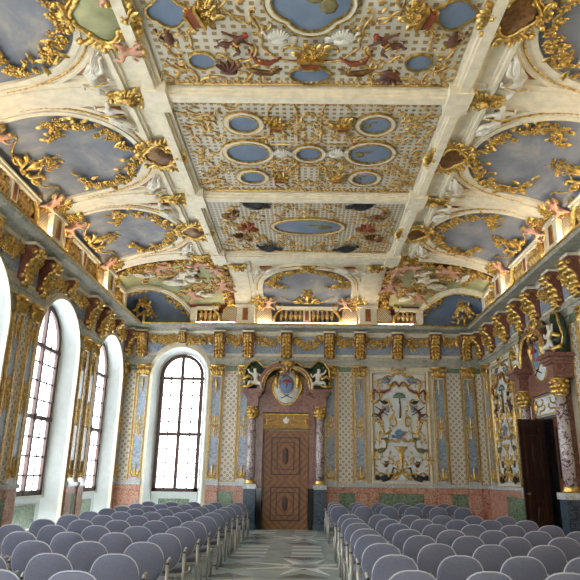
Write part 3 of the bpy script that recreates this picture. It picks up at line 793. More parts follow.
for y, d in PL: dup(PIL, frame('wall', 'L', y, 1.40), 'blue marble pilaster on the left wall ' + d, 'pilaster', 'blue marble pilasters', fr_)
for y, d in [(19.85, 'by the far corner'), (16.95, 'behind the open door portal'), (12.5, 'near side of the door portal')]:
    dup(PIL, frame('wall', 'R', y, 1.40), 'blue marble pilaster on the right wall ' + d, 'pilaster', 'blue marble pilasters', fr_)
def wall_panel(sd, u0, u1, label):
    z0, z1 = 1.42, 5.02; c = (u0 + u1) / 2
    m = MB().box(u0 + .03, u1 - .03, z0, z1, 0, .045).map(wall(sd)).build('trellis_wall_panel', 'trellis'); tag(m, label, 'wall panel', 'gilded trellis panels')
    g = MB().band([(u0 + .03, z0), (u0 + .03, z1), (u1 - .03, z1), (u1 - .03, z0), (u0 + .03, z0)][::1], -.012, .012, .0, .07).map(wall(sd)); g.build('gilded_frame', 'oldgold', m, loc=WLOC[m.name])
    MB().box(u0 + .06, u1 - .06, 5.06, 5.22, 0, .05).map(wall(sd)).build('green_tablet', 'green_marble', m, loc=WLOC[m.name])
for u0, u1, d in [(-6.18, -5.74, 'in the left corner of the far wall'), (-2.78, -2.25, 'left of the portal on the far wall'), (1.10, 1.65, 'right of the portal on the far wall'), (4.79, 5.35, 'on the far wall, right of the arabesque panel'), (5.79, 6.08, 'squeezed into the right corner of the far wall')]:
    wall_panel('B', u0, u1, 'white panel with gilded trellis ' + d)
for u0, u1, d in [(16.64, 16.98, 'beyond the middle window'), (12.60, 12.98, 'before the middle window'), (8.58, 8.94, 'closest to the camera')]:
    wall_panel('L', u0, u1, 'narrow gilded trellis panel between pilasters on left wall ' + d)
wall_panel('R', 13.0, 13.4, 'narrow gilded trellis strip beside the right portal')
# arabesque panels
def arabesque():
    p = proto('arabesque_wall_panel'); H = 3.68; HW = 1.0
    MB().box(-HW + .1, HW - .1, .05, H - .08, 0, .03).build('panel_ground', 'canvas_white', p)
    fr = MB(); R4 = lambda a, b, c, d: [(a, b), (a, d), (c, d), (c, b)]
    fr.band(R4(-HW, 0, HW, H), 0, .09, 0, .07, True); fr.build('white_frame', 'stucco', p)
    g = MB(); g.band(R4(-HW + .1, .1, HW - .1, H - .1), 0, .022, .02, .075, True); g.band(R4(-HW - .01, -.01, HW + .01, H + .01), 0, .02, .02, .08, True)
    for s in (-1, 1):
        for y in (.75, 2.85):
            for k in range(4): g.leaf((s * (HW - .05), y, .07), k * PI / 2, .15, .06, .5)
            g.flower((s * (HW - .05), y, .07), .05)
    g.build('gilded_edging', 'gold', p, True)
    g = MB()
    def S(x, y, a, L, kind, fl, r=.020): g.curl(x, y, a, L, r * 1.25, kind, fl, .03)
    S(.32, 3.5, .1, .5, 'S', 1); S(.62, 3.4, -.3, .45, 'C', -1); S(.16, 3.68, .5, .3, 'C', 1); S(.7, 3.1, 1.2, .4, 'C', 1); S(.35, 3.2, .6, .4, 'C', 1)
    S(.68, 2.72, -.9, .62, 'C', 1, .028); S(.34, 2.55, 1.4, .55, 'C', -1); S(.60, 2.32, 2.2, .4, 'S', 1); S(.28, 2.15, -.8, .5, 'S', 1); S(.16, 1.98, PI / 2, .42, 'C', -1, .025)
    S(.62, 1.75, 1.0, .6, 'S', -1, .026); S(.42, 1.62, -.6, .4, 'C', 1); S(.75, 1.5, -1.4, .5, 'C', -1); S(.25, 1.35, .3, .4, 'S', 1); S(.72, 2.05, .3, .36, 'C', -1)
    S(.14, .55, 1.2, .4, 'C', 1); S(.24, .30, .2, .52, 'S', 1, .028); S(.62, .32, .4, .36, 'C', -1); S(.16, .22, -.9, .36, 'C', 1, .026); S(.8, .9, PI / 2, .4, 'C', 1); S(.3, .75, 1.0, .3, 'C', -1)
    for x0, y0, x1, y1 in [(.38, .62, .68, .86), (.56, 3.15, .80, 3.42)]: g.band(R4(x0, y0, x1, y1), 0, .018, .03, .05, True)
    for x, y in [(.35, 1.0), (.22, .85), (.45, 1.2), (.36, .95), (.84, 1.3)]:
        for k in range(4): g.leaf((x, y, .03), k * PI / 2, .05, .03, .5)
    rnd = random.Random(11)
    for k in range(46): g.leaf((rnd.uniform(.12, .84), rnd.choice([rnd.uniform(1.3, 2.8), rnd.uniform(3.1, 3.6), rnd.uniform(.15, .6)]), .03), rnd.random() * 6.3, .11, .045, .5)
    g.mirror()
    for k in range(7): g.leaf((0, 3.62, .05), PI / 2 + (k - 3) * .42, .16, .06, .6)
    g.flower((0, 3.6, .05), .07)
    g.build('scrollwork', 'gold', p, True)
    u = MB(); u.lathe([(.03, 0), (.09, .03), (.03, .08), (.05, .3), (.10, .46), (.05, .50), (.12, .62), (.21, .72), (.22, .76)], 10).xf(Matrix.Rotation(-PI / 2, 4, 'X')).xf(Matrix.Translation((0, .42, .06)) @ Matrix.Diagonal((1, 1, .4, 1))); u.build('urn', 'oldgold', p, True)
    sw = MB(); P = [(-.85, 3.05), (-.72, 2.94), (-.52, 2.95), (-.33, 3.05), (-.2, 3.28), (-.12, 3.30), (0, 3.16), (.12, 3.30), (.2, 3.28), (.33, 3.05), (.52, 2.95), (.72, 2.94), (.85, 3.05)]
    sw.tube([(x, y, .06) for x, y in P], [.02, .03, .035, .03, .025, .025, .03, .025, .025, .03, .035, .03, .02], 6)
    for s in (-1, 1): sw.tube([(s * .85, 3.05, .05), (s * .88, 2.9, .05), (s * .86, 2.7, .05)], [.03, .05, .02], 5)
    sw.build('swag', 'rust', p, True)
    MB().tube([(x, y + .05, .09) for x, y in P], .012, 5).tube([(x, y - .06, .07) for x, y in P], .010, 5).build('swag_trim', 'gold', p)
    c = MB(); V = []; c.lathe([(.0, .16), (.10, .14), (.19, .06), (.22, -.02), (.2, -.03)], 12).xf(Matrix.Rotation(-PI / 2, 4, 'X')).xf(Matrix.Translation((0, 2.80, .06)) @ Matrix.Diagonal((1, 1, .35, 1))); c.build('canopy', 'green_marble', p, True)
    MB().tube([(0, 2.1, .06), (.02, 2.45, .07), (0, 2.8, .06)], [.035, .028, .015], 6).blob((0, 2.62, .08), .04).build('standing_figure', 'bronze', p, True)
    MB().blob((-.42, 2.4, .05), (.10, .14, .03)).blob((.42, 2.4, .05), (.10, .14, .03)).build('medallions', 'blue_marble', p, True)
    def put(src, x, y, s, fx, name, mat):
        for ch in kids(src):
            if ch.name.startswith(('leg', 'beak', 'belt', 'wing')) and s < .3: continue
        mb = MB()
        for ch in kids(src):
            V = np.array([v.co[:] for v in ch.data.vertices]) * s * np.array((fx, 1, .6)) + np.array((x, y, .03)); mb.add(V, [tuple(q.vertices) for q in ch.data.polygons])
        mb.build(name, mat, p, True)
    for fx in (-1, 1):
        put(GREYBIRD, -fx * .66, 1.05, .75, fx, 'crane', 'olive'); put(BLUEPEACOCK, -fx * .54, .18, .95, fx, 'peacock', 'dark'); put(GREYBIRD, -fx * .50, 1.42, .45, fx, 'heron', 'olive')
        put(GREYBIRD, -fx * .52, 2.62, .55, -fx, 'stork', 'dark'); put(MONKEY, -fx * .70, 2.2, .55, fx, 'painted_monkey', 'brown'); put(DARKBIRD, -fx * .42, 3.30, .55, fx, 'griffin', 'blue_paint')
        put(BASKET, -fx * .52, .58, .5, 1, 'basket', 'bronze')
    put(DARKBIRD, -.05, 1.5, .7, 1, 'eagle', 'blue_paint'); put(PUTTO2, .05, 1.42, .42, 1, 'seated_figure', 'flesh')
    return p
ARAB = arabesque(); fa = []
dup(ARAB, frame('wall', 'B', 3.21, 1.42, .03), 'white arabesque panel with gilded scrolls and birds, on far wall', 'wall panel', 'arabesque wall panels', fa)
dup(ARAB, frame('wall', 'R', 18.38, 1.42, .03), 'white arabesque panel with birds, right wall beyond the open door', 'wall panel', 'arabesque wall panels', fa)
# frieze: marble tablets, consoles, swags
def console_proto(name, small=False):
    p = proto(name); h = .36 if small else .84; q = .6 if small else 1; w = .12 if small else .185
    y1 = 0; pr_ = [(0, 0), (-.02 * q, .30 * q), (-.08 * q, .37 * q), (-.18 * q, .38 * q), (-.28 * q, .32 * q), (-.36 * q, .22 * q), (-.48 * q, .15 * q), (-.62 * q, .13 * q), (-.74 * q, .17 * q), (-.82 * q, .16 * q), (-.86 * q, .08 * q), (-.86 * q, 0)]
    if small: pr_ = [(0, 0), (-.01, .24), (-.08, .27), (-.18, .24), (-.28, .14), (-.34, .10), (-.36, 0)]
    MB().prism(pr_, -w, w, 'yz').build('bracket', 'red_marble', p)
    MB().box(-w - .03, w + .03, -.02, .04, 0, .33 * (.8 if small else 1)).build('abacus', 'stucco', p)
    g = MB()
    path = pr_[2:-1] if not small else pr_[1:-1]
    for k in range(len(path) - 1):
        (a, b), (c, d) = path[k], path[k + 1]; L = math.hypot(c - a, d - b); ang = math.atan2(d - b, c - a)
        for s in (-1, 0, 1):
            lf = MB().leaf((0, s * w * .26, 0), s * .6, L * 1.4, w * .56, .7)
            V = np.concatenate(lf.V)      # leaf x -> along path, leaf y -> x, z -> outward
            al = V[:, 0]; sidev = V[:, 1]; o = V[:, 2]
            P = np.stack([sidev, a + al * math.cos(ang) + o * math.sin(ang) * -1 * -1, b + al * math.sin(ang) + o * abs(math.cos(ang))], 1)
            g.add(P, lf.F)
    for s in (-1, 1):
        if not small: g.blob((s * w, -.16, .30), (.03, .07, .07)); g.blob((s * w, -.72, .11), (.03, .06, .06))
    g.blob((0, -.14 * q, .40 * q), (.07 * q, .07 * q, .05 * q))
    g.build('acanthus_leaf', 'gold', p, True)
    return p
CON = console_proto('frieze_console'); CONS = console_proto('keystone_console', True); fc = []; fs = []
CB_ = [-5.66, -2.96, -1.97, -.64, .84, 1.90, 3.20, 4.50, 5.56]
nm = {-5.66: 'between corner and window', -2.96: 'just right of the window arch', -1.97: 'above the portal left shoulder', -.64: 'centred over the portal', .84: 'above the portal right shoulder', 1.90: 'over the pilaster left of the arabesque panel', 3.20: 'over the middle of the arabesque panel', 4.50: 'over the pilaster right of the arabesque panel', 5.56: 'by the right corner'}
for x in CB_: dup(CON, frame('wall', 'B', x, 6.38, .03), 'red marble console with gilded leaf, far wall, ' + nm[x], 'console', 'frieze consoles', fc)
dup(CONS, frame('wall', 'B', BW[0], 6.38, .03), 'small gilded keystone console over the far wall window', 'console', 'keystone consoles', fs)
CL_ = [19.95 + .25, 17.35, 16.35, 13.25, 12.3, 9.2, 8.3]
nl = ['in the far corner', 'second beyond the middle window', 'just beyond the middle window', 'just before the middle window', 'just beyond the window nearest the camera', 'just before the window nearest the camera', 'closest to the camera']
for y, d in zip(CL_, nl): dup(CON, frame('wall', 'L', y, 6.38, .03), 'red marble console with gilded leaf, left wall, ' + d, 'console', 'frieze consoles', fc)
for y, d in zip(WIN_L[:3], ['farthest', 'middle', 'nearest']): dup(CONS, frame('wall', 'L', y, 6.38, .03), 'small keystone console over the %s window of the left wall' % d, 'console', 'keystone consoles', fs)
CR_ = [20.15, 18.9, 17.5, 16.2, 15.1, 13.7, 12.6, 11.3, 10.0]
for k, y in enumerate(CR_): dup(CON, frame('wall', 'R', y, 6.38, .03), 'red marble console with gilded leaf, right wall, %s from the far corner' % ORD[k], 'console', 'frieze consoles', fc)
def tablets(sd, us, words, cuts=()):
    for k, (a, b) in enumerate(zip(us[:-1], us[1:])):
        a, b = a + .22, b - .22
        if b - a < .25: continue
        cut = [c for c in cuts if a < c[0] < b]
        if not cut:
            t = MB().box(a, b, 5.66, 6.28, .02, .06).map(wall(sd)).build('frieze_tablet', 'blue_marble')
            tag(t, 'blue marble tablet in frieze of %s, behind %s' % (WALLW[sd], words[k]), 'frieze tablet', 'blue marble frieze tablets')
        else:
            c, r, zs = cut[0]; r += .06; mb = MB(); n = 30; V = []; F = []
            for i in range(n + 1):
                u = a + (b - a) * i / n; lo = 5.66
                if abs(u - c) < r: lo = min(6.26, max(lo, zs + math.sqrt(r * r - (u - c) ** 2)))
                V += [(u, lo, .06), (u, 6.28, .06)]
            F = [(2 * i, 2 * i + 2, 2 * i + 3, 2 * i + 1) for i in range(n)]
            t = mb.add(V, F).map(wall(sd)).build('frieze_tablet', 'blue_marble')
            tag(t, 'arched blue marble tablet in frieze of %s, behind %s' % (WALLW[sd], words[k]), 'frieze tablet', 'blue marble frieze tablets')
        spans = [(a, b)] if not cut else [(a, cut[0][0] - .12), (cut[0][0] + .12, b)]
        for q, (s0, s1) in enumerate(spans):
            L = s1 - s0; m = 18; sag = min(.22, L * .2) * (1 if not cut else .5)
            pts = [(s0 + .03 + (L - .06) * i / m, 6.19 - sag * math.sin(PI * i / m)) for i in range(m + 1)]
            g = MB().swag(pts, .27, int(44 * L) + 10, int(a * 10) + q, .05)
            for e_ in (0, -1): g.flower((pts[e_][0], pts[e_][1], .07), .07)
            o = g.map(wall(sd)).build('gilded_swag', 'gold', smooth=True)
            extra = '' if not cut else (', nearer half' if (q == 0) == (sd != 'B') else ', farther half') if sd != 'B' else (', left half' if q == 0 else ', right half')
            tag(o, 'gilded flower swag in frieze of %s, %s%s' % (WALLW[sd], words[k], extra), 'swag', 'gilded frieze swags')
tablets('B', [-5.66, -2.96, -1.97, -.64, .84, 1.90, 3.20, 4.50, 5.56], ['over the window', 'swag right of the window', 'swag left of the portal axis', 'swag right of the portal axis', 'first swag right of the portal', 'swag over arabesque left half', 'swag over arabesque right half', 'swag nearest the right corner'], [(BW[0], BW[1] + TR + .05, BW[2])])
tablets('L', CL_[::-1], ['swag nearest the camera', 'nearest window', 'short swag before the middle window', 'middle window', 'short swag beyond the middle window', 'farthest window'], [(c, A0 + TR, ZS) for c in WIN_L])
tablets('R', CR_[::-1], ['%s swag from the far corner' % ORD[k] for k in range(8)][::-1])
# ------------------------------------------------------------------ marble portals
def portal(side_word, dark):
    p = proto('marble_door_portal')
    for s in (-1, 1):
        c = s * 1.12
        pl_ = MB().box(c - .19, c + .19, .14, 1.22, 0, .52).box(c - .22, c + .22, 0, .14, 0, .55); pl_.build('plinth', 'dark_marble', p)
        xs = sorted((s * .92, s * .74)); MB().box(xs[0], xs[1], 0, 1.24, 0, .36).build('dark_pier', 'black_marble', p)
        MB().box(c - .22, c + .22, 1.22, 1.36, 0, .56).build('plinth_cap', 'base_marble', p)
        prof = [(.17, 0), (.18, .04), (.15, .07), (.17, .10), (.14, .13)]
        MB().lathe(prof, 14).xf(Matrix.Rotation(-PI / 2, 4, 'X')).xf(Matrix.Translation((c, 1.36, .33))).build('column_base', 'gold', p, True)
        MB().lathe([(.135, 0), (.14, .6), (.135, 1.2), (.118, 1.95)], 18).xf(Matrix.Rotation(-PI / 2, 4, 'X')).xf(Matrix.Translation((c, 1.48, .33))).build('column', 'column_marble', p, True)
        xs = sorted((s * .96, s * .76)); MB().box(xs[0], xs[1], 1.24, 4.2, 0, .24).build('jamb_pilaster', 'rose_marble', p)
        g = MB(); g.lathe([(.12, 0), (.14, .03), (.12, .06), (.15, .34), (.19, .38), (.19, .40)], 10).xf(Matrix.Rotation(-PI / 2, 4, 'X')).xf(Matrix.Translation((c, 3.42, .33)))
        h = MB()
        for k in range(8):
            a = k * PI / 4
            for r_, y_, L_ in ((.125, .04, .16), (.13, .15, .15)):
                lf = MB().leaf((0, 0, 0), PI / 2, L_, .10, .8); V = np.concatenate(lf.V); aa = a + (y_ > .1) * PI / 8
                V = V + np.array((0, y_, r_)); V = np.stack([V[:, 2] * math.sin(aa) + V[:, 0] * math.cos(aa), V[:, 1], V[:, 2] * math.cos(aa) - V[:, 0] * math.sin(aa)], 1)
                h.add(V + np.array((c, 3.42, .33)), lf.F)
            if k % 2: h.blob((c + .19 * math.sin(a), 3.75, .33 + .19 * math.cos(a)), .05)
        MB().add(np.concatenate(g.V), g.F).add(np.concatenate(h.V), h.F).build('capital', 'gold', p, True)
        MB().box(c - .19, c + .19, 3.82, 4.18, 0, .50).build('impost', 'rose_marble', p)
        MB().box(c - .26, c + .26, 4.14, 4.20, 0, .56).box(c - .30, c + .30, 4.20, 4.28, 0, .60).box(c - .36, c + .36, 4.28, 4.37, 0, .66).build('impost_cornice', 'rose_marble', p)
        # broken volute arch
        P = [(s * (.86 + .02), 4.36), (s * .85, 4.52), (s * .80, 4.74), (s * .66, 4.96), (s * .46, 5.10), (s * .24, 5.14), (s * .10, 5.06), (s * .12, 4.96), (s * .20, 4.98)]
        v = MB(); v.band(P, -.13, .06, .10, .46); v.build('volute_arch', 'rose_marble', p)
        MB().tube([(x, y, .45) for x, y in P], .028, 6).tube([(x * .90, y - .05, .46) for x, y in P[:6]], .02, 6).blob((P[-1][0], P[-1][1], .42), .06).build('gilded_edging', 'gold', p, True)
        # drapery with gilded hem
        d = MB(); n = 7; V = []
        top = [(.24, 5.36), (.52, 5.16), (.80, 5.12), (1.04, 5.36), (1.26, 5.30), (1.42, 5.05), (1.46, 4.72), (1.38, 4.38)]
        bot = [(.30, 5.0), (.55, 4.8), (.72, 4.6), (.84, 4.38), (1.0, 4.37), (1.1, 4.37), (1.2, 4.37), (1.28, 4.37)]
        for i, (a, b) in enumerate(zip(top, bot)):
            for j in range(n): t = j / (n - 1); V.append((s * (a[0] + (b[0] - a[0]) * t), a[1] + (b[1] - a[1]) * t, .10 + .16 * math.sin(PI * min(1, t * 1.4)) * (i % 2) + .05))
        d.add(V, [(i * n + j, i * n + j + 1, (i + 1) * n + j + 1, (i + 1) * n + j) for i in range(7) for j in range(n - 1)])
        d.tube([(s * a[0], a[1], .22) for a in top], .06, 6)
        for q, y in enumerate((4.46, 4.68)): d.blob((s * (1.34 - .06 * q), y, .30), (.15, .11, .11))
        dd = d.build('drapery', 'green_cloth', p, True)
        MB().tube([(s * a[0], a[1] + .03, .26 + .05 * (i % 2)) for i, a in enumerate(top)], .03, 6).tube([(s * 1.16, 4.74, .40), (s * 1.32, 4.82, .44), (s * 1.50, 4.72, .34)], .055, 6).tube([(s * 1.14, 4.54, .42), (s * 1.32, 4.46, .46), (s * 1.50, 4.5, .34)], .06, 6).build('gilded_hem', 'gold', dd, True)
    MB().box(-.93, .93, 3.64, 4.20, 0, .26).box(-.8, .8, 4.2, 4.62, 0, .2).build('lintel_field', 'rose_marble', p)
    MB().prism([(-.80, 4.3)] + [(.80 * math.cos(PI - PI * i / 16), 4.36 + .66 * math.sin(PI * i / 16)) for i in range(17)] + [(.80, 4.3)], .0, .16, 'xy').build('tympanum', 'ochre', p)
    # overdoor tablet
    MB().box(-.76, .76, 3.10, 3.62, .06, .20).build('overdoor_tablet', 'canvas_white' if dark else 'ochre', p)
    g = MB()
    for s in (-1, 1): g.curl(s * .45, 3.36, 0 if s > 0 else PI, .6, .02, 'C', s, .2); g.curl(s * .3, 3.25, 0 if s > 0 else PI, .5, .018, 'S', s, .2); g.curl(s * .64, 3.36, PI / 2, .34, .02, 'C', -s, .2)
    g.band([(-.74, 3.12), (-.74, 3.60), (.74, 3.60), (.74, 3.12)], 0, .03, .18, .235, True); g.build('tablet_scrollwork', 'gold', p, True)
    MB().leaf((0, 3.28, .21), PI / 2 + .5, .2, .1).leaf((0, 3.28, .21), PI / 2 - .5, .2, .1).leaf((0, 3.28, .21), PI / 2, .24, .12).build('shell', 'canvas_white', p, True)
    # arms
    a = MB().blob((0, 4.50, .20), (.48, .60, .16), 0, 20, 8); ct = a.build('coat_of_arms', 'canvas_white', p, True)
    th = [2 * PI * k / 26 for k in range(26)]
    MB().blob((0, 4.56, .32), (.25, .32, .08), 0, 16, 8).build('shield', 'blueshield', ct, True)
    MB().tube([(.46 * math.cos(t) * (1 + .07 * math.cos(4 * t)), 4.50 + .60 * math.sin(t), .24) for t in th], .045, 6, closed=True).tube([(.262 * math.cos(t), 4.56 + .335 * math.sin(t), .36) for t in th], .016, 5, closed=True).build('gilded_frame', 'gold', ct, True)
    MB().prism([(-.14, 4.62), (-.16, 4.66), (-.05, 4.74), (.05, 4.74), (.16, 4.66), (.14, 4.62)], .39, .42).blob((0, 4.52, .39), (.03, .10, .03)).build('red_hat', 'red_paint', ct)
    k = MB()
    for s in (-1, 1): k.tube([(s * .20, 4.10, .34), (-s * .08, 4.22, .36)], .014, 5)
    k.build('crossed_keys', 'dark', ct)
    for s in (-1, 1): MB().tube([(s * .30, 4.98, .3), (s * .37, 4.75, .34), (s * .36, 4.5, .3), (s * .26, 4.36, .26)], [.05, .08, .06, .02], 6).build('mantling', 'gold', ct, True)
    g = MB(); g.flower((0, 5.22, .42), .10)
    for q in range(7): g.leaf((0, 5.18, .38), PI / 2 + (q - 3) * .45, .24, .11, .6)
    for s in (-1, 1): g.curl(s * .2, 5.26, .2 * s if s > 0 else PI + .2, .3, .03, 'C', s, .34)
    g.leaf((0, 5.2, .42), -PI / 2, .22, .14, .6); g.build('crest', 'gold', p, True)
    for s in (-1, 1):
        b = bpy.data.objects.new('stucco_putto', PUTTO2_MESH); COL.objects.link(b); b.parent = p; b.matrix_basis = Matrix.Translation((s * 1.04, 4.62, .30)) @ Matrix.Diagonal((s * .8, .9, .8, 1)); WLOC[b.name] = np.zeros(3)
    return p
PUTTO2_MESH = kids(PUTTO2)[0].data if kids(PUTTO2)[0].name.startswith('body') else [k for k in kids(PUTTO2) if k.name.startswith('body')][0].data
M['ochre'] = M['ochre']
pb = portal('far', False); dup(pb, frame('wall', 'B', -.60, 0, .0), 'rose marble portal with coat of arms around the closed far door', 'door portal', 'marble door portals', [])
pr2 = portal('right', True); dup(pr2, frame('wall', 'R', PC, 0, .0), 'rose marble portal with twin columns around the open right door', 'door portal', 'marble door portals', [])
# doors
def leaf_parts(root, x0, x1, h, wood, z=.05, t=.05, nm='door_leaf', handle=None):
    lf = MB().box(x0, x1, 0, h, z - t, z).build(nm, wood, root)
    w = x1 - x0; m = MB(); R4 = lambda a, b, c, d: [(a, b), (a, d), (c, d), (c, b)]
    for y0, y1 in ((h * .06, h * .44), (h * .52, h * .95)):
        m.band(R4(x0 + w * .17, y0 + .06, x1 - w * .17, y1 - .06), -.0, .06, z, z + .03, True)
        m.band(R4(x0 + w * .30, y0 + .22, x1 - w * .30, y1 - .22), 0, .045, z, z + .02, True)
    m.build('panel_moulding', 'inlay', lf)
    for y0, y1 in ((h * .06, h * .44), (h * .52, h * .95)):
        MB().blob(((x0 + x1) / 2, (y0 + y1) / 2, z), (w * .07, (y1 - y0) * .2, .015), 0, 10, 6).build('panel_inlay', 'inlay', lf)
    if handle is not None: MB().tube([(handle, h * .42, z + .01), (handle, h * .42, z + .06), (handle + .09, h * .42, z + .07)], .013, 6).blob((handle, h * .42, z + .02), .03).build('door_handle', 'alu', lf, True)
    return lf
d1 = thing('door_1', None, None, kind='structure')
leaf_parts(d1, -.73, .73, 3.06, 'door_wood', .09, .06, handle=-.64); d1.matrix_world = frame('wall', 'B', -.60, 0.0, .02)
d2 = thing('door_2', None, None, kind='structure')
MB().box(-.76, .76, 0, 3.08, -.02, .012).build('door_recess', 'black_marble', d2)  # flat black panel standing in for the darkness of the open doorway
leaf_parts(d2, .0, .73, 3.05, 'mid_wood', .08, .05, 'closed_leaf')
d2.matrix_world = frame('wall', 'R', PC, 0.0, .02)
d3 = thing('door_3', None, None, kind='structure')
leaf_parts(d3, -.0, .73, 3.03, 'dark_wood', .03, .05, 'open_leaf', handle=.60)
d3.matrix_world = Matrix(((-.97, 0, .24, XR - .10), (-.24, 0, -.97, PC + .62), (0, 1, 0, .02), (0, 0, 0, 1)))
# ------------------------------------------------------------------ coved ceiling: bands, lunettes, corner frescoes
BAYS = {'L': [10.72, 14.66, 6.80], 'R': [10.72, 14.66, 6.80], 'B': [.05]}
BAYW = {('L', 10.72): 'left cove, second bay from far corner', ('L', 14.66): 'left cove, bay next to far corner', ('L', 6.80): 'left cove, bay nearest camera',
        ('R', 10.72): 'right cove, second bay from far corner', ('R', 14.66): 'right cove, bay next to far corner', ('R', 6.80): 'right cove, bay nearest camera', ('B', .05): 'cove over the far wall'}
PIERS = {'L': [16.62, 12.69, 8.77, 4.87, .95], 'R': [16.62, 12.69, 8.77, 4.87, .95], 'B': [-2.08, 2.16]}
PW = ['at the corner fresco', 'second from the far corner', 'third from the far corner', 'fourth from the far corner', 'behind']
SS, SA = s_of_in(1.15), s_of_in(2.82)
def lun_hw(s, a=1.50):
    if s <= SS: return a
    q = (s - SS) / (SA - SS); return a * max(0, 1 - q ** 2.3) ** (1 / 2.0)
def lun_line(c, off=0, s0=.10):
    P = []; ss = [s0 + (SS - s0) * k / 4 for k in range(4)] + [SS + (SA - SS) * (1 - (1 - k / 16) ** 2) for k in range(17)]
    L = [(c - lun_hw(s), s) for s in ss]; R = [(c + lun_hw(s), s) for s in ss[:-1]][::-1]
    P = np.array(L + R)
    if off:
        T = np.gradient(P, axis=0); T /= np.linalg.norm(T, axis=1)[:, None]; P = P + np.stack([T[:, 1], -T[:, 0]], 1) * off
    return P
for sd in 'LRB':
    for c in PIERS[sd]:
        mb = MB(); V = []; n = 26
        def ribbox(hw, w0, w1, s0, s1):
            V = []; F = []
            for i in range(n + 1):
                s = s0 + (s1 - s0) * i / n; V += [(c - hw, s, w0), (c - hw, s, w1), (c + hw, s, w1), (c + hw, s, w0)]
            for i in range(n):
                for j in range(3): k = 4 * i + j; F.append((k, k + 1, k + 5, k + 4))
            mb.add(V, F)
        ribbox(.34, -.02, .06, .3, SMAX); ribbox(.22, .05, .09, .6, SMAX); trim(mb.map(cove(sd)), 'stucco')
fsh, fur, fct, fpt, fwm = [], [], [], [], []
def seq(sd, k): return 'left' if sd == 'L' else 'right' if sd == 'R' else 'far'
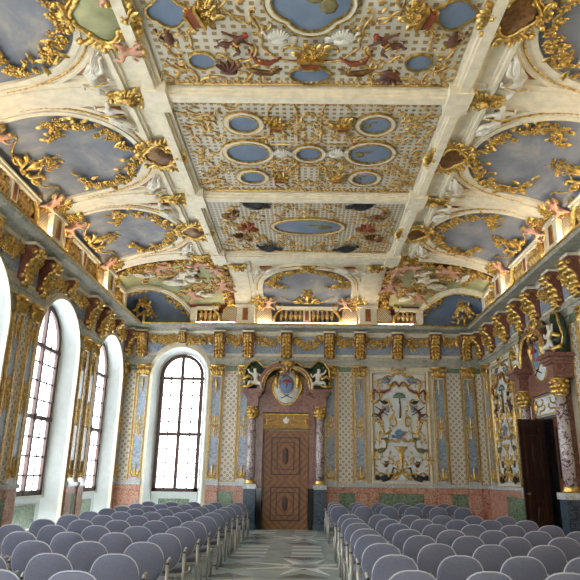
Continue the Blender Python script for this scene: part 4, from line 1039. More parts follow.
for sd in 'LRB':
    for c in BAYS[sd]:
        bw = BAYW[(sd, c)]
        root = thing('lunette_painting', 'blue sky fresco in white arched frame, ' + bw, 'fresco', tuple(cove(sd)(np.array([[c, .1, 0.]]))[0]), 'lunette frescoes')
        mb = MB(); V = []; F = []; nu = 14
        ss = [.02 + (SS - .02) * k / 8 for k in range(8)] + [SS + (SA - SS) * (1 - (1 - k / 18) ** 2) for k in range(19)]
        for s in ss:
            h = lun_hw(s)
            for i in range(nu + 1): V.append((c - h + 2 * h * i / nu, s, .015))
        for j in range(len(ss) - 1):
            for i in range(nu): k = j * (nu + 1) + i; F.append((k, k + 1, k + nu + 2, k + nu + 1))
        mb.add(V, F).map(cove(sd)).build('fresco', 'sky', root, True)
        fr = MB(); L0 = lun_line(c); fr.band(L0, 0, -.10, 0, .07); fr.band(L0, -.10, -.30, 0, .04); fr.band(L0, -.28, -.33, 0, .06)
        fr.map(cove(sd)).build('white_frame', 'stucco', root)
        g = MB()
        Lg = lun_line(c, -.20)
        Lr = []
        for i in range(4, len(Lg) - 5):
            for t in (0, .25, .5, .75): Lr.append(tuple(Lg[i] * (1 - t) + Lg[i + 1] * t) + (.05,))
        g.tube(Lr, [.026 if k % 2 else .014 for k in range(len(Lr))], 5)
        g.map(cove(sd)).build('gilded_beading', 'oldgold', root)
        # painted small cupids or birds in the sky
        rnd = random.Random(int(c * 7) + ord(sd))
        # garlands following the arch
        Lq = lun_line(c, .20)
        for q, half in enumerate((0, 1)):
            m = len(Lq) // 2
            pts = Lq[m - 1:m - 15:-1] if half == 0 else Lq[m + 1:m + 15]
            pts = [tuple(x) for x in pts]; e = pts[-1]; dx = (c - e[0]) * .28
            pts = pts + [(e[0] + dx, e[1] - .02), (e[0] + dx * 1.6, e[1] - .16)]
            g = MB().swag(pts, .26, 74, int(c * 10) + q, .04).map(cove(sd)).build('gilded_garland', 'gold', smooth=True)
            if sd == 'B': w_ = 'left half' if half == 0 else 'right half'
            else: w_ = 'nearer half' if half == 0 else 'farther half'
            tag(g, 'gilded flower garland along lunette arch, %s, %s' % (bw, w_), 'garland', 'lunette garlands')
        dup(URN, frame('cove', sd, c, .98, .06, sc_=1.0 if sd != 'B' else .85), 'gilded urn of flowers at foot of lunette, ' + bw, 'ornament', 'gilded lunette urns', fur)
        # cartouche at the crown
        cm = CARTG if (sd == 'L' and c < 8) else CART
        if sd == 'B': dup(SHELL, frame('cove', sd, c, SA + .12, .05, sc_=.8), 'gilded shell crowning the lunette arch, ' + bw, 'ornament', 'gilded shells', fsh)
        else:
            s_c = SA + .42
            if cm is CART: dup(cm, frame('cove', sd, c, s_c, .10, sc_=.86), 'brown oval cartouche in gilded scroll frame, crown of ' + bw, 'cartouche', 'brown cartouches', fct)
            else: dup(cm, frame('cove', sd, c + .1, s_c, .10, sc_=.95), 'painted green cartouche in gilded frame, crown of ' + bw, 'cartouche', None, [])
        for s in (-1, 1):
            if sd == 'B': w_ = 'left' if s < 0 else 'right'
            else: w_ = 'nearer' if s < 0 else 'farther'
            fx = (s > 0) if sd != 'R' else (s < 0)
            dup(WOMAN, frame('cove', sd, c + s * 1.36, SA - .10, .06, rot=(.85 if not fx else -.85), sc_=.85, flipx=fx), 'white stucco woman reclining on lunette, %s side, %s' % (w_, bw), 'statue', 'reclining stucco women', fwm)
            MBp = MB().prism([(c + s * 1.12, SA + .05), (c + s * 1.5, SA + .05), (c + s * 1.5, SA - .42)], .0, .03).map(cove(sd)).build('spandrel_panel', 'darkred')
            tag(MBp, 'small red spandrel panel behind stucco woman, %s side, %s' % (w_, bw), 'panel', 'red spandrel panels')
            dup(PUTTO, frame('cove', sd, c + s * 1.34, .98, .10, rot=s * .2 * (1 if sd != 'R' else -1), sc_=.66, flipx=fx), 'winged putto sitting on balustrade volute, %s side, %s' % (w_, bw), 'statue', 'putti on the balustrade', fpt)
            f = MB(); rr = random.Random(int(c * 3) + s)
            for k in range(44):
                a, q = rr.random() * 6.3, rr.random() ** .6 * .28
                if k % 3: f.flower((c + s * 1.70 + math.cos(a) * q, 1.08 + math.sin(a) * q, .08 + rr.random() * .08), .065, a)
                else: f.leaf((c + s * 1.70 + math.cos(a) * q, 1.08 + math.sin(a) * q, .1), a, .17, .08, .6)
            tag(f.map(cove(sd)).build('gilded_bouquet', 'gold', smooth=True), 'gilded flower bouquet beside putto, %s side, %s' % (w_, bw), 'ornament', 'gilded bouquets')
    for k, c in enumerate(PIERS[sd][:4]):
        if sd == 'B': t_ = 'gilded leaf mask at top of rib, cove over the far wall, ' + ('left' if k == 0 else 'right')
        else: t_ = 'gilded leaf mask at top of rib, %s cove, %s' % (SIDE[sd], PW[k])
        dup(SHELL, frame('cove', sd, c, SMAX - .58, .10, sc_=.85), t_, 'ornament', 'gilded shells', fsh)
        if sd != 'B':
            g = MB(); sx = -1 if sd == 'L' else 1; x = (PX0 - .45) if sd == 'L' else (PX1 + .45)
            g.flower((x, c, .07), .11)
            for q in range(4): g.leaf((x, c, .07), q * PI / 2, .20, .09, .5)
            tag(g.xf(Matrix.Translation((0, 0, .05))).map(ceil).build('gilded_rosette', 'gold', smooth=True), 'gilded rosette on flat ceiling frame, %s side, %s' % (SIDE[sd], PW[k]), 'ornament', 'gilded frame rosettes')
# ------------------------------------------------------------------ balustrades on the ledge
BP = [(.030, 0), (.045, .02), (.045, .05), (.025, .08), (.030, .12), (.060, .20), (.062, .25), (.035, .33), (.022, .38), (.040, .41), (.040, .44)]
def baluster(x, p, y0=.10):
    return MB().lathe([(r * 1.45, h) for r, h in BP], 10).xf(Matrix.Rotation(-PI / 2, 4, 'X')).xf(Matrix.Translation((x, y0, .0))).build('baluster', 'oldgold', p, True)
def volute(p, s, x):
    P = [(x, .06), (x + s * .02, .25), (x - s * .06, .42), (x - s * .20, .56), (x - s * .26, .70), (x - s * .18, .82), (x - s * .05, .80), (x - s * .03, .70), (x - s * .10, .66)]
    mb = MB().band(P, -.03, .05, -.08, .10); mb.tube([(a, b, .10) for a, b in P], .026, 6); mb.blob((x - s * .10, .70, .10), .06)
    mb.build('volute', 'gold', p, True)
def bal_bay():
    p = proto('balustrade')
    MB().box(-1.25, 1.25, 0, .10, -.09, .11).build('plinth', 'stucco', p); MB().box(-1.05, 1.05, .55, .66, -.10, .12).box(-1.08, 1.08, .62, .66, -.12, .15).build('rail', 'stucco', p)
    ct = MB().box(-.13, .13, .10, .55, -.08, .10).build('pedestal', 'stucco', p); MB().box(-.065, .065, .16, .50, .10, .112).build('pedestal_panel', 'darkred', ct)
    for s in (-1, 1):
        for k in range(5): baluster(s * (.22 + .165 * k), p)
        volute(p, s, s * 1.12)
        l = MB().prism([(s * 1.16, 0), (s * 1.72, 0), (s * 1.72, .66), (s * 1.42, .70), (s * 1.25, .55)], -.08, .06).build('lattice_panel', 'small_trellis', p)
        MB().band([(s * 1.24, .5), (s * 1.42, .68), (s * 1.72, .64)], -.03, .03, -.08, .09).build('panel_rim', 'gold', l)
    return p
BAL = bal_bay()
def bal_short():
    p = proto('corner_balustrade')
    MB().box(.34, 1.95, 0, .10, -.09, .11).build('plinth', 'stucco', p); MB().box(1.0, 1.80, .55, .66, -.10, .13).build('rail', 'stucco', p)
    for k in range(4): baluster(1.12 + .165 * k, p)
    volute(p, -1, .94)
    l = MB().prism([(.34, 0), (.90, 0), (.82, .55), (.64, .70), (.34, .66)], -.08, .06).build('lattice_panel', 'small_trellis', p)
    MB().band([(.82, .5), (.64, .68), (.34, .64)], -.03, .03, -.08, .09).build('panel_rim', 'gold', l)
    MB().box(1.76, 2.0, .10, .62, -.08, .10).build('end_post', 'stucco', p)
    return p
BALS = bal_short()
def pier_p():
    p = proto('balustrade_pier')
    MB().box(-.30, .30, 0, .66, -.08, .08).box(-.34, .34, 0, .08, -.10, .12).box(-.35, .35, .62, .70, -.08, .13).build('pier_block', 'stucco', p)
    MB().box(-.10, .10, .14, .56, .08, .095).build('red_panel', 'darkred', p); MB().band([(-.1, .13), (-.1, .57), (.1, .57), (.1, .13)], 0, .02, .08, .105, True).build('panel_edging', 'gold', p)
    return p
PIER = pier_p(); fb, fbs, fpi = [], [], []
for q, du in enumerate((-.75, .62)): dup(PUTTO, frame('cove', 'L', 6.9 + du, SA + .62, .16, rot=.5 - q * .6, sc_=.8 - .25 * q, flipx=bool(q)), 'pink putto holding the painted green cartouche, %s side' % ('nearer', 'farther')[q], 'statue', 'putti of the green cartouche', fpt)
for sd in 'LRB':
    for c in BAYS[sd]: dup(BAL, frame('wall', sd, c, ZG, .34), 'white and gold balustrade on the ledge, ' + BAYW[(sd, c)], 'balustrade', 'ledge balustrades', fb)
    for k, c in enumerate(PIERS[sd][:4]):
        t_ = 'white ledge pier with red panel, ' + (('%s cove, %s' % (SIDE[sd], PW[k])) if sd != 'B' else 'over the far wall, ' + ('left' if k == 0 else 'right'))
        dup(PIER, frame('wall', sd, c, ZG, .44), t_, 'pier', 'ledge piers', fpi)
for sd, c, fx, d in [('L', 16.62, False, 'left side of the far left corner'), ('R', 16.62, True, 'right side of the far right corner'), ('B', -2.08, True, 'far side of the far left corner'), ('B', 2.16, False, 'far side of the far right corner')]:
    dup(BALS, frame('wall', sd, c, ZG, .34, flipx=fx, sc_=.96), 'short balustrade beside blue corner lunette, ' + d, 'balustrade', 'corner balustrades', fbs)
# ------------------------------------------------------------------ corner frescoes and diagonal lunettes
for sx in (-1, 1):
    sd = 'L' if sx < 0 else 'R'; wd = 'left' if sx < 0 else 'right'; XC = XL if sx < 0 else XR
    root = thing('corner_fresco', 'pale green painted corner vault with figures, far %s corner' % wd, 'fresco', (XC - sx * 1.5, D - 1.5, 7.4), 'corner frescoes')
    def reg(side, off, mb, w):
        if side == 'B':
            if sx < 0: return cove_grid('B', lambda s: XL + cin(s), lambda s: -2.46 - off * (1), .5 + off, SMAX - off, 26, 14, w, mb)
            return cove_grid('B', lambda s: 2.54 + off, lambda s: XR - cin(s), .5 + off, SMAX - off, 26, 14, w, mb)
        return cove_grid(sd, lambda s: 17.0 + off, lambda s: D - cin(s), .5 + off, SMAX - off, 26, 14, w, mb)
    for off, mat, nm_, w in ((0, 'rust', 'rust_border', .012), (.36, 'green_fresco', 'green_ground', .024)):
        a = reg('B', off, MB(), w).map(cove('B')); b = reg(sd, off, MB(), w).map(cove(sd)); a.add(np.concatenate(b.V), b.F).build(nm_, mat, root, True)
    # gilded border ornament, cupids and painted groups in relief
    rnd = random.Random(4)
    def border(side, pts, n, w):
        m = MB().swag(pts, w, n, int(pts[0][0] * 5), .03); m.map(cove(side)); return np.concatenate(m.V), m.F
    xr = -2.62 if sx < 0 else 2.70
    for bu, (V, F) in enumerate((border('B', [(xr, .7), (xr, 2.0), (xr, 3.6), (xr + sx * .6, 4.1)], 90, .30), border(sd, [(17.16, .7), (17.16, 2.0), (17.2, 3.4), (17.3, 4.1)], 70, .30))): MB().add(V, F).build('gilded_border', 'gold', root, True)
    for side, u0, u1 in (('B', xr + sx * .35, xr + sx * 1.9), (sd, 17.5, 18.6)):
        m = MB()
        for k in range(16):
            t = rnd.random(); u = u0 + (u1 - u0) * t; s = rnd.uniform(1.3, 3.0)
            if abs(u - xr) > .4 or side != 'B': m.curl(u, s, rnd.random() * 6, rnd.uniform(.3, .5), .03, 'C', 1, .03)
        m.map(cove(side)).build('painted_scrollwork', 'oldgold', root, True)
    def addfig(srcroot, side, u, s, rot, k, fx, mats):
        mat = frame('cove', side, u, s, .05, rot, k, fx)
        for ch in kids(srcroot):
            o = bpy.data.objects.new({'b': 'painted_body', 'h': 'painted_hair', 'f': 'painted_face', 'd': 'painted_drapery', 's': 'painted_sash', 'w': 'painted_wing', 't': 'painted_tail'}[ch.name[0]], ch.data); COL.objects.link(o)
            o.parent = root; o.matrix_basis = Matrix.Translation(-Vector(WLOC[root.name])) @ mat
    uB = lambda d: xr + sx * d
    fB = sx > 0
    addfig(DARKFIG, 'B', uB(1.35), 2.5, -.2, 1.15, not fB, None); addfig(PUTTO, 'B', uB(.12), 2.1, 0, .95, fB, None); addfig(PUTTO, 'B', uB(.16), 3.3, .2, .8, not fB, None)
    addfig(DARKFIG, 'B', uB(.85), 1.5, .3, .7, fB, None); addfig(PUTTO, sd, 17.3, 2.2, .3, .85, fB, None); addfig(DARKFIG, sd, 18.0, 2.9, -.3, 1.0, fB, None)
    addfig(PUTTO, sd, 17.25, 3.4, .3, .8, fB, None); addfig(DARKFIG, sd, 17.8, 1.7, .3, .65, not fB, None); addfig(PUTTO, 'B', uB(1.2), 1.4, .3, .8, fB, None)
    for side, u, s in (('B', uB(1.2), 2.0), ('B', uB(1.8), 2.9), (sd, 18.1, 2.3), ('B', uB(.9), 1.6), (sd, 17.7, 1.6)):
        m = MB()
        for k in range(7): m.blob((u + rnd.uniform(-.4, .4), s + rnd.uniform(-.2, .2), .02), (rnd.uniform(.12, .26), rnd.uniform(.07, .14), .05), rnd.random(), 8, 5)
        m.map(cove(side)).build('painted_cloud', 'ochre', root, True)
    # blue lunette painted into the corner, framed by an arch that crosses the crease
    lr = thing('corner_lunette', 'blue corner lunette with gilded tree under arch, far %s corner' % wd, 'fresco', (XC - sx * .8, D - .8, ZG), 'corner lunettes')
    h0, dm, dw = 1.07, 1.12, 1.12
    def s_of_h(h): return float(np.interp(h, _h, _s))
    SM = s_of_h(h0)
    def dd(s):
        h = min(1, float(chh(s)) / h0); return max(float(cin(s)), dm + dw * math.sqrt(max(0, 1 - h * h)) * .97)
    ub = lambda d: XC - sx * d
    bm = cove_grid('B', lambda s: ub(float(cin(s))), lambda s: ub(dd(s)), 0, SM, 26, 10, .045).map(cove('B'))
    lm = cove_grid(sd, lambda s: D - float(cin(s)), lambda s: D - dd(s), 0, SM, 26, 10, .045).map(cove(sd)); bm.add(np.concatenate(lm.V), lm.F).build('fresco', 'deepsky', lr, True)
    ths = [PI / 2 * k / 14 for k in range(15)]
    cb = [(dm + dw * math.cos(t) * .97, s_of_h(h0 * math.sin(t))) for t in ths]
    cb = [(max(d, float(cin(s)) + .0), s) for d, s in cb]
    wa, ga = MB(), MB()
    for side in ('B', sd):
        P = [(ub(d) if side == 'B' else D - d, s) for d, s in cb]; sg = -1 if (side == 'B' and sx < 0) or side != 'B' else 1
        if side != 'B': sg = 1
        else: sg = -1 if sx < 0 else 1
        if side == 'B': sg = -sx * -1
        m = MB(); T = P[1][0] - P[0][0]; o = 1 if T < 0 else -1
        m.band(P, 0, .17 * o, 0, .12); m.band(P, .05 * o, .12 * o, .12, .15); m.map(cove(side)); wa.add(np.concatenate(m.V), m.F)
        m = MB(); m.tube([(a_, b_, .13) for a_, b_ in P], .03, 6)
        for i in (1, 4, 7, 10): x, y = P[i]; m.curl(x, y, math.atan2(P[i + 1][1] - y, P[i + 1][0] - x), .34, .032, 'C', o, .12)
        m.swag([(P[4][0] - .15 * (1 if T > 0 else -1) * -1, P[4][1]), (P[8][0] + .14 * (1 if T > 0 else -1), P[8][1] - .12), (P[12][0], P[12][1] - .30)], .20, 26, 7, .06)
        m.map(cove(side)); ga.add(np.concatenate(m.V), m.F)
    wa.build('white_arch', 'stucco', lr); ga.build('gilded_edging', 'gold', lr, True)
    dn = Vector((-sx, -1, 0)).normalized(); dx_ = Vector((0, 0, 1)).cross(dn)
    dm4 = Matrix(((dx_.x, 0, dn.x, XC - sx * .62), (dx_.y, 0, dn.y, D - .62), (0, 1, 0, ZG), (0, 0, 0, 1)))
    g = MB(); rr = random.Random(9); g.tube([(0, 0, .05), (0, .4, .06)], .05, 6)
    for k in range(60):
        t = rr.random(); q = .50 * (1 - t) + .06; x = rr.uniform(-q, q)
        if k % 2: g.flower((x, .15 + t * .72, .05 + rr.random() * .1), .06, k)
        else: g.leaf((x, .15 + t * .72, .05), rr.random() * 6.3, .2, .09, .5)
    g.xf(dm4).build('gilded_tree', 'gold', lr, True)
    dm5 = Matrix(((dx_.x, 0, dn.x, XC - sx * 1.12), (dx_.y, 0, dn.y, D - 1.12), (0, 1, 0, ZG + h0), (0, 0, 0, 1)))
    g = MB().blob((0, -.02, .08), (.16, .12, .10))
    for k in range(7): g.leaf((0, -.06, .08), PI / 2 + (k - 3) * .4, .30, .12, .6)
    g.xf(dm5).build('gilded_crest', 'gold', lr, True)
# ------------------------------------------------------------------ flat ceiling panels
def ring(mb, x, y, rx, ry, d0, d1, h0, h1, lob=0, n=32):
    P = [(x + (rx * (1 + lob * (abs(math.cos(4 * PI * k / n)) * 2 - 1))) * math.cos(2 * PI * k / n), y + (ry * (1 + lob * (abs(math.cos(4 * PI * k / n)) * 2 - 1))) * math.sin(2 * PI * k / n)) for k in range(n)]
    return mb.band(P, d0, d1, h0, h1, True)
fo = []
def oval(x, y, rx, ry, label, wide=.10, lob=0, spots=None):
    r = thing('oval_ceiling_painting', label, 'painting', (x, y, ZC - .03), 'oval ceiling paintings')
    P = [(x + (rx * (1 + lob * (abs(math.cos(4 * PI * k / 40)) * 2 - 1))) * math.cos(2 * PI * k / 40), y + (ry * (1 + lob * (abs(math.cos(4 * PI * k / 40)) * 2 - 1))) * math.sin(2 * PI * k / 40)) for k in range(40)]
    MB().prism(P, .0, .035).map(ceil).build('blue_canvas', 'deepsky', r)
    if wide: ring(MB(), x, y, rx, ry, 0, wide, .0, .06, lob, 40).map(ceil).build('white_frame', 'stucco', r)
    g = MB(); ring(g, x, y, rx, ry, -.005, .022, .0, .075, lob, 40)
    if wide: ring(g, x, y, rx + wide, ry + wide, .0, .022, .0, .075, lob, 40)
    g.map(ceil).build('gilded_rim', 'gold', r)
    if spots: MB().blob((x + spots * rx * .5, y + .05, .035), (rx * .28, ry * .35, .012)).blob((x + spots * rx * .1, y - .06, .035), (rx * .25, ry * .15, .012)).map(ceil).build('painted_cloud', 'olive', r, True)
    return r
def scrollfield(x0, x1, y0, y1, avoid, n, seed, L=.42, r=.020):
    rnd = random.Random(seed); pts = []; g = MB(); tries = 0
    while len(pts) < n and tries < 4000:
        tries += 1; x, y = rnd.uniform(x0, x1), rnd.uniform(y0, y1)
        if any(((x - a) / (c + .12)) ** 2 + ((y - b) / (d + .12)) ** 2 < 1 for a, b, c, d in avoid): continue
        if any(math.hypot(x - p, y - q) < L * .42 for p, q in pts): continue
        pts.append((x, y)); k = rnd.uniform(.7, 1.25) * L
        g.curl(x, y, rnd.random() * 6.28, k, r * rnd.uniform(.55, .85), rnd.choice('CCS'), rnd.choice((-1, 1)), .03)
        for q in range(2): g.leaf((x + rnd.uniform(-.15, .15), y + rnd.uniform(-.15, .15), .035), rnd.random() * 6.28, .14, .06, .5)
        if rnd.random() < .5: g.flower((x + rnd.uniform(-.12, .12), y + rnd.uniform(-.12, .12), .03), .05, 0)
    g.mirror(); return g
def panel(y0, y1, mat, label, avoid, n, seed, L, r, strap):
    p = thing('ceiling_panel', label, 'ceiling panel', (XM, (y0 + y1) / 2, ZC - .02), 'stucco ceiling panels')
    MB().box(PX0 + .02, PX1 - .02, y0, y1, 0, .025).map(ceil).build('lattice_ground', mat, p)
    g = scrollfield(.05, 2.30, y0 + .15, y1 - .15, avoid, n, seed, L, r)
    for s in strap:
        pl_ = [(a, b) for a, b in s]; g.band(pl_, -.014, .014, .02, .05); g.band([(-a, b) for a, b in pl_], -.014, .014, .02, .05)
    g.xf(Matrix.Translation((XM, 0, 0))).map(ceil).build('gilded_scrollwork', 'oldgold', p, True)
    b = MB()
    for yy in (y0 + .05, y1 - .05):
        b.box(PX0 + .04, PX1 - .04, yy - .012, yy + .012, .02, .06)
        k = PX0 + .1
        while k < PX1 - .06: b.blob((k, yy + (.05 if yy < (y0 + y1) / 2 else -.05), .03), (.035, .03, .03), nu=5, nv=3); k += .085
    b.map(ceil).build('beaded_border', 'oldgold', p, True)
    return p
O2 = [(1.22, 9.69, .27, .27), (1.23, 10.73, .42, .37), (1.22, 11.77, .25, .25), (0, 10.75, .24, .24)]
st2 = [[(.30, 9.0), (.22, 9.3), (.22, 10.3), (.34, 10.4), (.75, 10.4)], [(.30, 12.4), (.22, 12.1), (.22, 11.15), (.34, 11.08), (.75, 11.08)], [(.62, 9.1), (.75, 9.25), (.75, 10.1), (1.0, 10.2)], [(.62, 12.3), (.75, 12.15), (.75, 11.4), (1.0, 11.3)]]
panel(8.97, 12.46, 'grid', 'lattice stucco ceiling panel with seven small oval skies, middle of three', [(a, b, c + .12, d + .12) for a, b, c, d in O2], 60, 21, .38, .020, st2)
for (x, y, rx, ry) in O2:
    for s in ((-1, 1) if x else (1,)):
        d = {9.69: 'nearer small', 10.73: 'large middle', 11.77: 'farther small'}.get(y, '')
        lb = ('%s oval blue painting with white frame, %s side of middle ceiling panel' % (d, 'left' if s < 0 else 'right')) if x else 'small oval blue painting at centre of the middle ceiling panel'
        oval(XM + s * x, y, rx, ry, lb, spots=-s if x and s > 0 else None)
O3 = [(0, 14.47, .86, .46)]
panel(12.88, 16.33, 'grid3', 'fine lattice stucco ceiling panel with large oval sky, farthest of three', [(0, 14.47, .98, .6), (1.33, 13.15, .3, .15), (1.15, 16.05, .3, .15)], 52, 33, .34, .018, [])
oval(XM, 14.47, .86, .46, 'large oval blue painting in farthest ceiling panel', .10, 0, 1)
O1 = [(0, 6.72, .50, .50), (0, 8.25, .30, .24), (1.70, 7.93, .20, .20), (2.02, 6.90, .26, .27)]
st1 = [[(0, 5.2), (.8, 5.4), (1.3, 5.9), (1.2, 6.4)], [(.66, 6.7), (.9, 6.3), (1.3, 6.5), (1.25, 6.95), (.95, 7.0)], [(.1, 7.95), (.5, 7.9), (.75, 7.6), (.7, 7.2)]]
panel(5.08, 8.56, 'grid2', 'lattice stucco ceiling panel with monkeys and quatrefoil sky, nearest of three', [(0, 6.72, .66, .66), (0, 8.25, .4, .34), (1.70, 7.93, .24, .24), (2.02, 6.9, .3, .3), (1.18, 7.45, .30, .26), (.6, 7.6, .2, .2)], 58, 5, .50, .024, st1)
panel(1.2, 4.66, 'grid2', 'lattice stucco ceiling panel overhead, beyond the top of the photo', [], 10, 6, .5, .024, [])
oval(XM, 6.72, .50, .48, 'quatrefoil blue painting in centre of nearest ceiling panel', .09, .10, 1)
oval(XM, 8.25, .30, .23, 'small cartouche-shaped blue painting under flower basket, nearest ceiling panel', .0, .08)
for s, w_ in ((-1, 'left'), (1, 'right')):
    oval(XM + s * 1.70, 7.93, .20, .19, 'small round blue painting below monkey, %s side of nearest ceiling panel' % w_, 0)
    oval(XM + s * 2.02, 6.90, .27, .26, 'lobed blue painting beside rust basket, %s side of nearest ceiling panel' % w_, 0, .10)
fm, fbk, fd, fw_, fp2 = [], [], [], [], []
for s, w_ in ((-1, 'left'), (1, 'right')):
    fx = s < 0
    dup(MONKEY, frame('ceil', None, XM + s * 1.16, 7.48, .05, 0, .55, fx is False and True), 'brown leaping monkey in gilded belt, %s side of nearest ceiling panel' % w_, 'relief figure', 'ceiling monkeys', fm)
    dup(BASKET, frame('ceil', None, XM + s * 1.60, 6.95, .03, s * 1.3, 1.2, fx), 'rust flower basket beside lobed blue painting, %s side, nearest ceiling panel' % w_, 'flower basket', 'ceiling flower baskets', fbk)
    dup(PALEBIRD, frame('ceil', None, XM + s * .48, 7.42, .03, 0, .75, fx), 'pale bird with spread wings on lattice, %s side of nearest ceiling panel' % w_, 'relief bird', 'pale ceiling birds', fp2)
    for x, y, t_ in ((1.30, 13.15, 'nearer'), (1.12, 16.0, 'farther')):
        dup(DARKBIRD, frame('ceil', None, XM + s * x, y, .03, .15 * s, 1.1, fx), 'dark bird with spread wings, %s end of farthest ceiling panel, %s side' % (t_, w_), 'relief bird', 'dark ceiling birds', fd)
    for q, (x, y) in enumerate(((1.86, 13.8), (1.55, 14.55), (1.78, 15.25))):
        m = MB(); rr = random.Random(q)
        for k in range(9): m.leaf((XM + s * x, y, .03), rr.random() * 6.28, .30, .14, .5)
        m.blob((XM + s * x, y, .05), (.14, .12, .06))
        tag(m.map(ceil).build('bronze_shell', ('bronze', 'rust', 'bronze')[q]), 'brown shell ornament, %s, %s side of farthest ceiling panel' % (('nearest', 'middle', 'farthest')[q], w_), 'ornament', 'brown ceiling shells')
    m = MB().blob((XM + s * 2.12, 7.45, .04), (.08, .14, .06)).blob((XM + s * 2.12, 7.28, .04), .05).tube([(XM + s * 2.16, 7.5, .04), (XM + s * 2.26, 7.4, .04), (XM + s * 2.28, 7.25, .04)], .02, 5)
    tag(m.map(ceil).build('squirrel_relief', 'brown', smooth=True), 'small brown squirrel by the edge, %s side of nearest ceiling panel' % w_, 'relief figure', 'ceiling squirrels')
    m = MB().tube([(XM + s * .45, 8.12, .03), (XM + s * .62, 8.22, .04), (XM + s * .85, 8.2, .04), (XM + s * 1.05, 8.1, .03)], [.02, .05, .06, .02], 6)
    tag(m.map(ceil).build('lizard_relief', 'bronze', smooth=True), 'brown lizard beside cartouche painting, %s side of nearest ceiling panel' % w_, 'relief figure', 'ceiling lizards')
    m = MB().tube([(XM + s * .95, 7.68, .03), (XM + s * .85, 7.92, .05), (XM + s * .65, 7.98, .05), (XM + s * .45, 7.85, .03)], [.02, .045, .045, .02], 6)
    tag(m.map(ceil).build('hanging_cloth', 'rust', smooth=True), 'rust coloured hanging cloth below monkey, %s side of nearest ceiling panel' % w_, 'relief cloth', 'ceiling cloth swags')
    m = MB().blob((XM + s * 1.3, 8.2, .04), (.15, .08, .05))
    for k in range(5): m.leaf((XM + s * 1.3, 8.2, .05), PI / 2 * s + k * .4 - .8, .3, .09, .5)
    tag(m.map(ceil).build('dragon_relief', 'brown', smooth=True), 'small winged brown dragon near the beam, %s side of nearest ceiling panel' % w_, 'relief figure', 'ceiling dragons')
    dup(BASKET, frame('ceil', None, XM + s * .62, 9.72, .03, s * .2, .95, fx), 'gilded flower basket beside small oval, %s side, middle ceiling panel, nearer end' % w_, 'flower basket', 'ceiling flower baskets', fbk)
    dup(BASKET, frame('ceil', None, XM + s * .62, 11.78, .03, s * .2, .9, fx), 'gilded flower basket beside small oval, %s side, middle ceiling panel, farther end' % w_, 'flower basket', 'ceiling flower baskets', fbk)
    dup(PALEBIRD, frame('ceil', None, XM + s * .55, 10.75, .03, 0, .75, fx), 'pale winged figure beside central oval, %s side of middle ceiling panel' % w_, 'relief bird', 'pale ceiling birds', fp2)
dup(BASKET, frame('ceil', None, XM, 7.82, .04, 0, 1.3), 'gilded flower basket over cartouche painting, centre of nearest ceiling panel', 'flower basket', 'ceiling flower baskets', fbk)
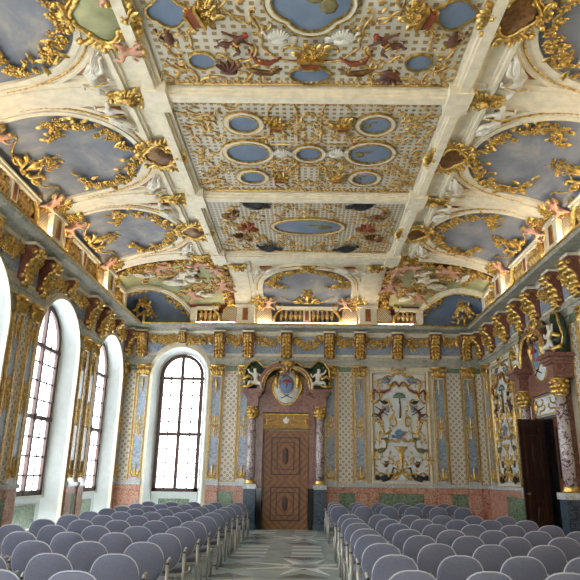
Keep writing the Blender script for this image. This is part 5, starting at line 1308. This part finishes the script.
# ------------------------------------------------------------------ chairs
def chair():
    p = proto('upholstered_chair')
    def disc(y0, y1, puff):
        mb = MB(); V = []; F = []; n = 26; rings = 5; out = []
        for k in range(n):
            t = 2 * PI * k / n; cx, cy = math.cos(t), math.sin(t)
            x = .235 * (abs(cx) ** .74) * (1 if cx > 0 else -1) * (1 if cy > 0 else 1 - .22 * abs(cy)); z = .67 + (.238 if cy > 0 else .225) * (abs(cy) ** .84) * (1 if cy > 0 else -1); out.append((x, z))
        for side in (0, 1):
            for r in range(rings + 1):
                q = math.cos((1 - r / rings) * PI / 2) if False else r / rings
                q = math.sin(q * PI / 2)
                for (x, z) in out: V.append((x * q, (y0 - puff * math.sqrt(max(0, 1 - q * q))) if side == 0 else (y1 + puff * math.sqrt(max(0, 1 - q * q))), .67 + (z - .67) * q))
        m = rings + 1
        for side in (0, 1):
            for r in range(rings):
                for k in range(n): a = (side * m + r) * n + k; b = (side * m + r) * n + (k + 1) % n; F.append((a, b, b + n, a + n))
        for k in range(n): a = rings * n + k; b = rings * n + (k + 1) % n; F.append((a, b, b + m * n, a + m * n))
        mb.add(V, F); return mb, out
    mb, out = disc(-.015, .015, .022)
    tilt = Matrix.Translation((0, 0, .46)) @ Matrix.Rotation(math.radians(11), 4, 'X') @ Matrix.Translation((0, 0, -.46)); pos = Matrix.Translation((0, .06, 0)) @ tilt
    bk = mb.xf(pos).build('backrest', 'fabric', p, True)
    MB().tube([(x * 1.01, -.012, .67 + (z - .67) * 1.01) for x, z in out], .0055, 5, closed=True).xf(pos).build('piping', 'piping', bk, True)
    s = MB(); V = []; n = 20; rad = []
    for h, q in ((.405, .90), (.42, 1), (.45, 1), (.47, .9), (.475, .5)):
        for k in range(n):
            t = 2 * PI * k / n; c, d = math.cos(t), math.sin(t); V.append((.235 * q * abs(c) ** .6 * (1 if c > 0 else -1), .30 + .22 * q * abs(d) ** .6 * (1 if d > 0 else -1), h))
    s.add(V, [(j * n + k, j * n + (k + 1) % n, (j + 1) * n + (k + 1) % n, (j + 1) * n + k) for j in range(4) for k in range(n)] + [tuple(range(n))[::-1], tuple(4 * n + k for k in range(n))]); s.build('seat', 'fabric', p, True)
    MB().box(-.25, .25, .10, .135, .37, .405).box(-.25, .25, .46, .495, .37, .405).build('seat_rail', 'alu', p)
    for sx in (-1, 1):
        x = sx * .275
        MB().tube([(x, .03, 0), (x, .03, .35), (x, .02, .66)], [.022, .022, .022], 8).build('leg', 'alu', p, True)
        MB().tube([(x, .50, 0), (x, .50, .43)], .020, 8).build('leg', 'alu', p, True)
        MB().tube([(x, .02, .65), (x, .06, .70), (x, .13, .71)], [.020, .020, .016], 6).tube([(x, .03, .385), (x, .50, .385)], .014, 6).tube([(x, .04, .60), (sx * .19, .07, .60)], .012, 6).build('side_bracket', 'alu', p, True)
        MB().blob((x, .02, .668), (.022, .022, .014), nu=8, nv=5).build('leg_cap', 'darkplastic', p, True)
    return p
CH = chair(); fch = []; rc = random.Random(12)
rowsL = [17.75, 16.45, 15.15, 14.05, 12.95, 11.8, 10.65, 9.5, 8.45, 7.38, 6.3, 5.25]
rowsR = [18.6, 17.45, 16.4, 13.05, 11.85, 10.7, 9.6, 8.65, 7.62, 6.55, 5.5]
for blk, rows, x0, dx, nc in (('left', rowsL, -1.82, -.622, 5), ('right', rowsR, .93, .635, 6)):
    for r_, y in enumerate(rows):
        for c in range(nc):
            x = x0 + dx * c
            m = Matrix.Translation((x + rc.uniform(-.012, .012), y + rc.uniform(-.02, .02), 0)) @ Matrix.Rotation(rc.uniform(-.03, .03), 4, 'Z')
            dup(CH, m, 'grey padded chair, %s block, %s row from far wall, %s seat from aisle' % (blk, ORD[r_], ORD[c]), 'chair', 'grey chairs of the %s block' % blk, fch)
# drop modelling prototypes that were never placed
unplaced = [o for o in bpy.data.objects if o.parent is None and o.type == 'EMPTY' and 'kind' not in o and 'category' not in o]
for o in unplaced:
    for k in kids(o):
        for g in kids(k): bpy.data.objects.remove(g)
        bpy.data.objects.remove(k)
for o in unplaced: bpy.data.objects.remove(o)
